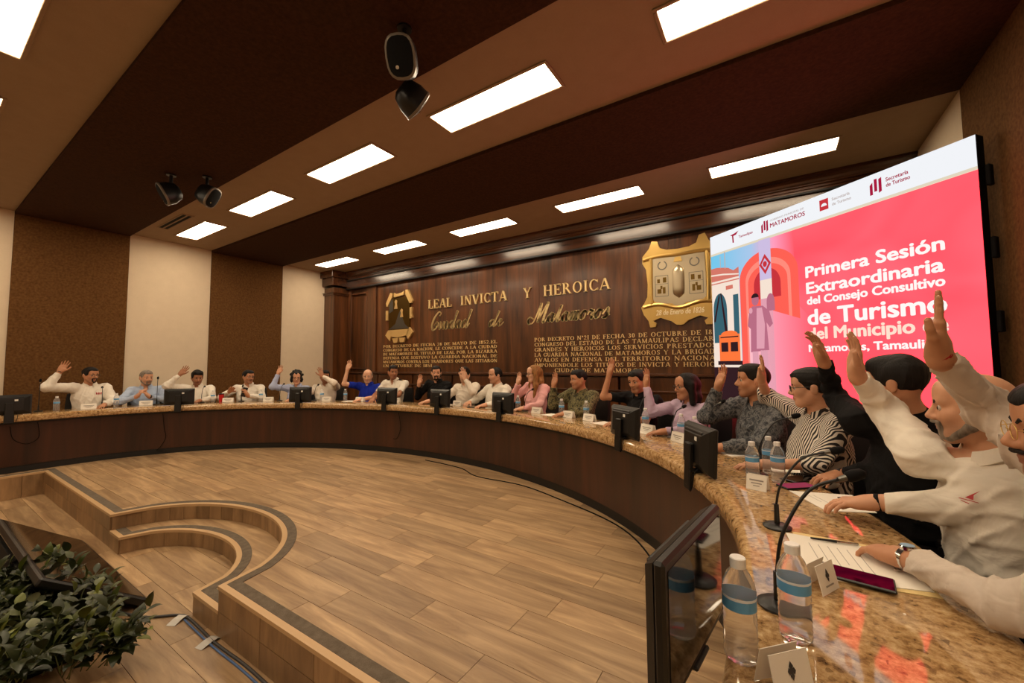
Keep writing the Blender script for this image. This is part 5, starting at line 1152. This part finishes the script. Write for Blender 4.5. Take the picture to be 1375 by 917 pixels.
# papers, folders, phones, pens
M_PRINT = plain('print_grey', (172, 166, 158), .8)
def sheet(name, label, cat, pts, z, mat, lines=0, th=.002):
    cx = sum(p[0] for p in pts)/len(pts); cy = sum(p[1] for p in pts)/len(pts)
    r = thing(name, label, cat, (cx, cy, ZT+z)); MB().prism([(x-cx, y-cy) for x, y in pts], 0, th, 'z').build('page', mat, r)
    a, b = Vector(pts[0]), Vector(pts[1]); c = Vector(pts[3])
    for k in range(lines):
        u = .2+.09*k; p0 = a.lerp(b, .18)+(c-a)*u; p1 = a.lerp(b, .8 if k % 3 else .55)+(c-a)*u; n = (c-a).normalized()*.0011
        MB().prism([(q.x-cx, q.y-cy) for q in (p0-n, p1-n, p1+n, p0+n)], th, th+.0003, 'z').build('print_line', M_PRINT, r)
    return r
sheet('folder', 'cream manila folder under the near printed pages', 'folder', [(.035, 1.80), (.055, 1.45), (.345, 1.50), (.31, 1.80)], .0005, M_MANILA)
sheet('document', 'printed white pages lying beside the red phone', 'document', [(.015, 1.77), (.06, 1.44), (.335, 1.525), (.29, 1.77)], .003, M_PAPER, 6)
sheet('document', 'white sheet under the hand of the grey-bearded man', 'document', [(.04, 2.36), (.16, 2.12), (.33, 2.20), (.28, 2.43)], .0005, M_PAPER, 2)
sheet('document', 'white sheet before the woman in striped shirt', 'document', [(-.10, 2.92), (-.02, 2.72), (.18, 2.80), (.10, 3.0)], .0005, M_PAPER)
sheet('document', 'white sheet before the young man in grey camouflage', 'document', [(-.38, 3.18), (-.25, 3.02), (-.09, 3.15), (-.22, 3.31)], .0005, M_PAPER)
def at_person(i, r, f): S, a = FACE[i]; return (S[0]+math.sin(a)*r+math.cos(a)*f, S[1]-math.cos(a)*r+math.sin(a)*f)
for i, lb in ((14, 'white sheet before the man in black polo'), (15, 'white sheet before the woman in lilac blouse'), (13, 'white sheet before the soldier in green camouflage'), (10, 'white sheet before the man with palm beside his cheek'), (7, 'white sheet before the bald man in royal blue polo')):
    sheet('document', lb, 'document', [at_person(i, -.02, .28), at_person(i, .19, .30), at_person(i, .18, .50), at_person(i, -.04, .47)], .0005, M_PAPER)
def phone(label, loc, rz, mat, sc_=1.0):
    r = thing('phone', label, 'phone', loc, rz); MB().box((0, 0, .0045), (.165*sc_, .078*sc_, .009), .003).build('phone_body', M_BLACK, r); MB().box((0, 0, .0093), (.158*sc_, .071*sc_, .0008)).build('phone_screen', mat, r); return r
def phone_screen_mat():
    t = NT('phone_lock_screen'); t.t.nodes.remove(t.b); v = t.coord((14, 14, 14)); nz = t.n('ShaderNodeTexNoise', Scale=1.0, Detail=2.0); t.l(v, nz.inputs['Vector'])
    e = t.n('ShaderNodeEmission'); t.l(t.ramp(nz.outputs['Fac'], [(.35, lin((120, 10, 50))), (.6, lin((170, 20, 60))), (.7, lin((60, 8, 24)))]), e.inputs[0]); e.inputs[1].default_value = .3; t.l(e.outputs[0], t.out.inputs[0]); return t.m
phone('near phone with a dark red lit screen on the papers', (.165, 1.50, ZT+.0055), -.12, phone_screen_mat(), 1.08)
phone('dark phone lying before the balding man in profile', (*at_person(11, .02, .44), ZT+.001), .3, M_SCRN, 1.2)
phone('pink-screened phone by the hand of the grey-bearded man', (.075, 2.45, ZT+.001), .7, emit('phone_pink', (230, 90, 120), .4))
phone('dark tablet phone lying before the man in black jacket', (.10, 2.62, ZT+.001), .9, M_SCRN, 1.2)
pr4 = PR[4]; E_, W_ = pr4['arms']['L'][0], pr4['arms']['L'][1]; S4, a4 = FACE[4]
lw = W_+nrm(pr4['arms']['L'][2])*.085+np.array([.025, .0, 0]); ca4, sa4 = math.cos(a4-PI/2), math.sin(a4-PI/2)
ph = phone('phone held by the man with black glasses in white', (S4[0]+ca4*lw[0]-sa4*lw[1], S4[1]+sa4*lw[0]+ca4*lw[1], lw[2]), a4-PI/2, M_SCRN); ph.rotation_euler = (1.0, 1.3, a4-PI/2)
def pen(label, a, b, z=.0085):
    a = Vector((*a, ZT+z)); b = Vector((*b, ZT+z)); r = thing('pen', label, 'pen', a); d = b-a; u = d.normalized()
    MB().tube([u*.0, d*.55], [.003, .0045], 8).build('barrel', M_BLACK, r, smooth=True); MB().tube([d*.55, d*.98, d], [.0046, .0044, .002], 8).build('pen_cap', M_CHROME, r, smooth=True)
    MB().box(d*.8+Vector((0, 0, .005)), (.004, .003, .002), 0).build('pen_clip', M_CHROME, r)
pen('black and silver pen lying on the near printed pages', (.085, 1.745), (.215, 1.765), .0105); pen('slim pen on the sheet of the grey-bearded man', (.22, 2.33), (.31, 2.39), .008)
# cords hanging on the desk front
def cord(name, label, pts, r=.004, mat=M_BLACKM, cat='cable'):
    return tag(MB().tube(spline(pts, 8), r, 6).build(name, mat, smooth='all'), label, cat)
def desk_pt(t, z, off=.06):
    """a spot just in front of the desk's front panel; t in degrees round the ellipse"""
    t = math.radians(t); n = Vector((math.cos(t)/EA, math.sin(t)/EB)).normalized(); return (ECX+EA*math.cos(t)+n.x*off, ECY+EB*math.sin(t)+n.y*off, z)
cord('hanging_cord', 'thin cord hanging down the desk front below the man in light blue', [desk_pt(161, .63, .045), desk_pt(160.6, .4), desk_pt(160.2, .25), desk_pt(161.2, .12), desk_pt(162, .06), desk_pt(160.6, .05)], .004)
cord('hanging_cord', 'thin cord hanging on the desk front at the left edge', [(-8.23, 1.10, .63), (-8.235, 1.12, .45), (-8.235, 1.08, .38), (-8.235, 1.0, .36), (-8.235, .9, .44), (-8.23, .87, .60)], .004)
cord('hanging_cord', 'thin cord hanging down the desk front below the naval white uniform', [desk_pt(100, .63, .045), desk_pt(99.6, .4), desk_pt(100.5, .24), desk_pt(101.6, .22)], .004)
cord('floor_cable', 'black cable trailing over the wood floor along the curved desk', [(-4.2, 4.20, .006), (-3.5, 4.12, .006), (-3.06, 3.92, .006), (-2.44, 3.90, .006), (-1.9, 3.72, .006), (-1.14, 3.36, .006), (-.72, 2.86, .006), (-.5, 2.3, .006)], .006)
cord('step_cable', 'grey cable with tape running along the foot of the steps', [(-3.9, .86, ZL+.008), (-3.53, .97, ZL+.008), (-3.36, 1.10, ZL+.008), (-3.24, 1.13, ZL+.008), (-2.83, 1.12, ZL+.008), (-2.4, 1.13, ZL+.008), (-1.9, 1.10, ZL+.008), (-1.4, 1.0, ZL+.008)], .008, plain('cable_grey', (60, 58, 58), .6))
cord('step_cable', 'blue cable beside the grey one at the foot of the steps', [(-3.26, 1.11, ZL+.006), (-2.83, 1.10, ZL+.006), (-2.4, 1.105, ZL+.006), (-1.9, 1.08, ZL+.006), (-1.45, .97, ZL+.006)], .006, plain('cable_blue', (70, 100, 150), .5))
for (x, y, rz, lb) in ((-3.30, 1.10, .5, 'strip of tape holding the cable at the step corner'), (-2.88, 1.115, .2, 'strip of tape holding the cables below the platform edge')):
    o = thing('tape_strip', lb, 'tape', (x, y, ZL), rz)
    MB().add([(-.03, -.07, .002), (.03, -.07, .002), (-.03, -.02, .014), (.03, -.02, .014), (-.03, .02, .016), (.03, .02, .016), (-.03, .045, .002), (.03, .045, .002)], [(0, 1, 3, 2), (2, 3, 5, 4), (4, 5, 7, 6)]).build('tape', plain('tape_silver', (190, 186, 178), .35, .2), o)

# ------------------------------------------------------------------ loudspeakers on the ceiling
def speaker(loc, rz, label, tilt=.5):
    r = thing('ceiling_speaker', label, 'loudspeaker', loc, rz, 'ceiling loudspeakers')
    MB().tube([(0, 0, ZC-.04-loc[2]), (0, 0, .02)], .018, 10).lathe([(0, ZC-.055-loc[2]), (.05, ZC-.055-loc[2]), (.05, ZC-.0405-loc[2]), (0, ZC-.0405-loc[2])], 16).build('bracket', M_BLACK, r, smooth=True)
    def ring(y, w, h, cz, k): return [(w*math.copysign(abs(math.cos(a))**.7, math.cos(a)), y, cz+h*math.copysign(abs(math.sin(a))**.7, math.sin(a))) for a in [2*PI*i/k for i in range(k)]]
    rm = Matrix.Rotation(-tilt, 3, 'X'); k = 20
    def loft(rings):
        P = [rm @ (Vector(p)*.8) for q in rings for p in q]; F = [(i*k+j, i*k+(j+1) % k, (i+1)*k+(j+1) % k, (i+1)*k+j) for i in range(len(rings)-1) for j in range(k)]
        return MB().add(P, F+[tuple(range(k)), tuple((len(rings)-1)*k+j for j in range(k))])
    loft([ring(-.13, .05, .07, -.0, k), ring(-.10, .09, .12, 0, k), ring(.0, .12, .16, 0, k), ring(.09, .125, .165, 0, k)]).build('cabinet', M_BLACK, r, smooth=True)
    loft([ring(.088, .13, .17, 0, k), ring(.112, .13, .17, 0, k), ring(.118, .122, .162, 0, k)]).build('rim', plain('speaker_rim', (120, 110, 96), .35, .4), r, smooth=True)
    loft([ring(.116, .118, .156, 0, k), ring(.128, .09, .12, 0, k), ring(.131, .03, .04, 0, k)]).build('grille', M_BLACKM, r, smooth=True)
    MB().lathe([(0, 0), (.012, 0), (.012, .006), (0, .006)], 12, Matrix.Translation(rm @ Vector((.024, .106, -.064))) @ (rm @ Matrix.Rotation(-PI/2, 3, 'X')).to_4x4()).build('badge', M_CHROME, r)
speaker((-2.10, 1.87, 3.50), PI+.5, 'black ceiling speaker of the near pair, the one nearer the camera')
speaker((-2.37, 2.18, 3.50), -.25, 'black ceiling speaker of the near pair, the one nearer the desk')
speaker((-6.18, 1.79, 3.50), PI-.2, 'black ceiling speaker of the far pair, left one'); speaker((-5.88, 2.06, 3.50), -.9, 'black ceiling speaker of the far pair, right one')

# ------------------------------------------------------------------ floor monitor dressed with greenery
tv = thing('floor_screen', 'black flat screen lying tilted on the lower floor behind the greenery', 'screen', (-4.55, .62, ZL))
rm = Matrix.Rotation(-.62, 3, 'X')
MB().box((0, .16, .20), (1.75, .62, .05), .01, rm).build('screen_case', M_BLACK, tv)
MB().box(Vector((0, .16, .20))+rm @ Vector((0, 0, .0256)), (1.70, .57, .002), 0, rm).build('screen_glass', M_SCRN, tv)
MB().prism([(-.12, .0), (-.02, .0), (-.02, .33), (-.10, .30)], -.7, .7, 'x').build('rear_stand', M_BLACKM, tv)
gr = thing('foliage_arrangement', 'low bank of dark green leafy cuttings on the lower floor', 'plant', (-3.75, .60, ZL))
box_ = MB().box((-.15, -.12, .06), (1.1, .34, .12), .01).build('trough', M_BLACKM, gr)
def leaf_mesh(name, L, W, mat, fold=.25):
    P = [(0, 0, 0)]; k = 5
    for i in range(1, k): t = i/k; w = W*math.sin(PI*t**.85); z = .12*L*math.sin(PI*t*.8); P += [(-w, L*t, z+w*fold), (0, L*t, z), (w, L*t, z+w*fold)]
    P.append((0, L, .0)); F = [(0, 2, 1), (0, 3, 2)]
    for i in range(k-2): b = 1+3*i; F += [(b, b+1, b+4, b+3), (b+1, b+2, b+5, b+4)]
    b = 1+3*(k-2); e = len(P)-1; F += [(b, b+1, e), (b+1, b+2, e)]
    return MB().add(P, F).mesh(name, mat, 'all')
def leaf_mat(name, c1, c2):
    t = NT(name); oi = t.n('ShaderNodeObjectInfo'); t.l(t.ramp(oi.outputs['Random'], [(0, lin(c1)), (1, lin(c2))]), t.b.inputs['Base Color']); t.set(Roughness=.42); t.b.inputs['Subsurface Weight'].default_value = 0; return t.m
LM = [leaf_mesh('leaf', .115, .026, leaf_mat('leaf_green', (34, 42, 10), (70, 80, 20))), leaf_mesh('leaf', .085, .024, leaf_mat('leaf_mid', (52, 58, 14), (104, 110, 34))), leaf_mesh('leaf', .06, .027, leaf_mat('leaf_silver', (92, 100, 70), (126, 130, 96)))]
rs = random.Random(11); nl = 0; stuff = MB(); stuff2 = MB()
def put_leaf(me, M4, as_part):
    global nl
    if as_part:
        o = link('leaf', me, gr); o.matrix_local = M4; nl += 1
    else:
        b = len(stuff.v); stuff.add([M4 @ v.co for v in me.vertices], [tuple(p.vertices) for p in me.polygons])
stems = []
for k in range(185):
    u = rs.random(); bx_ = -.95+1.72*u; by = rs.uniform(-.34, .22)
    hgt = rs.uniform(.10, .30)*(1-.35*abs(u-.45)); ang = rs.uniform(0, 2*PI); ln = Vector((math.cos(ang)*rs.uniform(.02, .16), math.sin(ang)*rs.uniform(.02, .16), 0))
    if u > .9 and rs.random() < .6: ln = Vector((.14, rs.uniform(-.02, .16), 0)); 
    p0 = Vector((bx_*.92, by*.8, .05)); p1 = p0+ln+Vector((0, 0, hgt)); stems.append((p0, p1, rs.choice((0, 0, 0, 1, 1, 2))))
for k, (p0, p1, kind) in enumerate(stems):
    pts = [p0, p0.lerp(p1, .5)+Vector((0, 0, .02)), p1]; MB_ = stuff2; MB_.tube(pts, [.003, .0025, .0015], 5)
    d = (p1-p0).normalized()
    for j in range(9):
        t = .35+.65*j/8; c = p0.lerp(p1, t); a = j*2.4+k; e = d.orthogonal().normalized(); e = Matrix.Rotation(a, 3, d) @ e
        dirn = (e*(1.0 if j < 8 else .3)+d*.55).normalized(); q = dirn.to_track_quat('Y', 'Z').to_matrix().to_4x4(); q.translation = c
        q = q @ Matrix.Scale(rs.uniform(.7, 1.15), 4)
        put_leaf(LM[kind], q, (j in (6, 8) and nl < 290 and p1.y > -.4))
o = stuff.build('leaf_mass', LM[0].materials[0], gr, smooth='all'); o['kind'] = 'stuff'
o = stuff2.build('stem', plain('stem_green', (92, 96, 44), .6), gr, smooth='all'); o['kind'] = 'stuff'
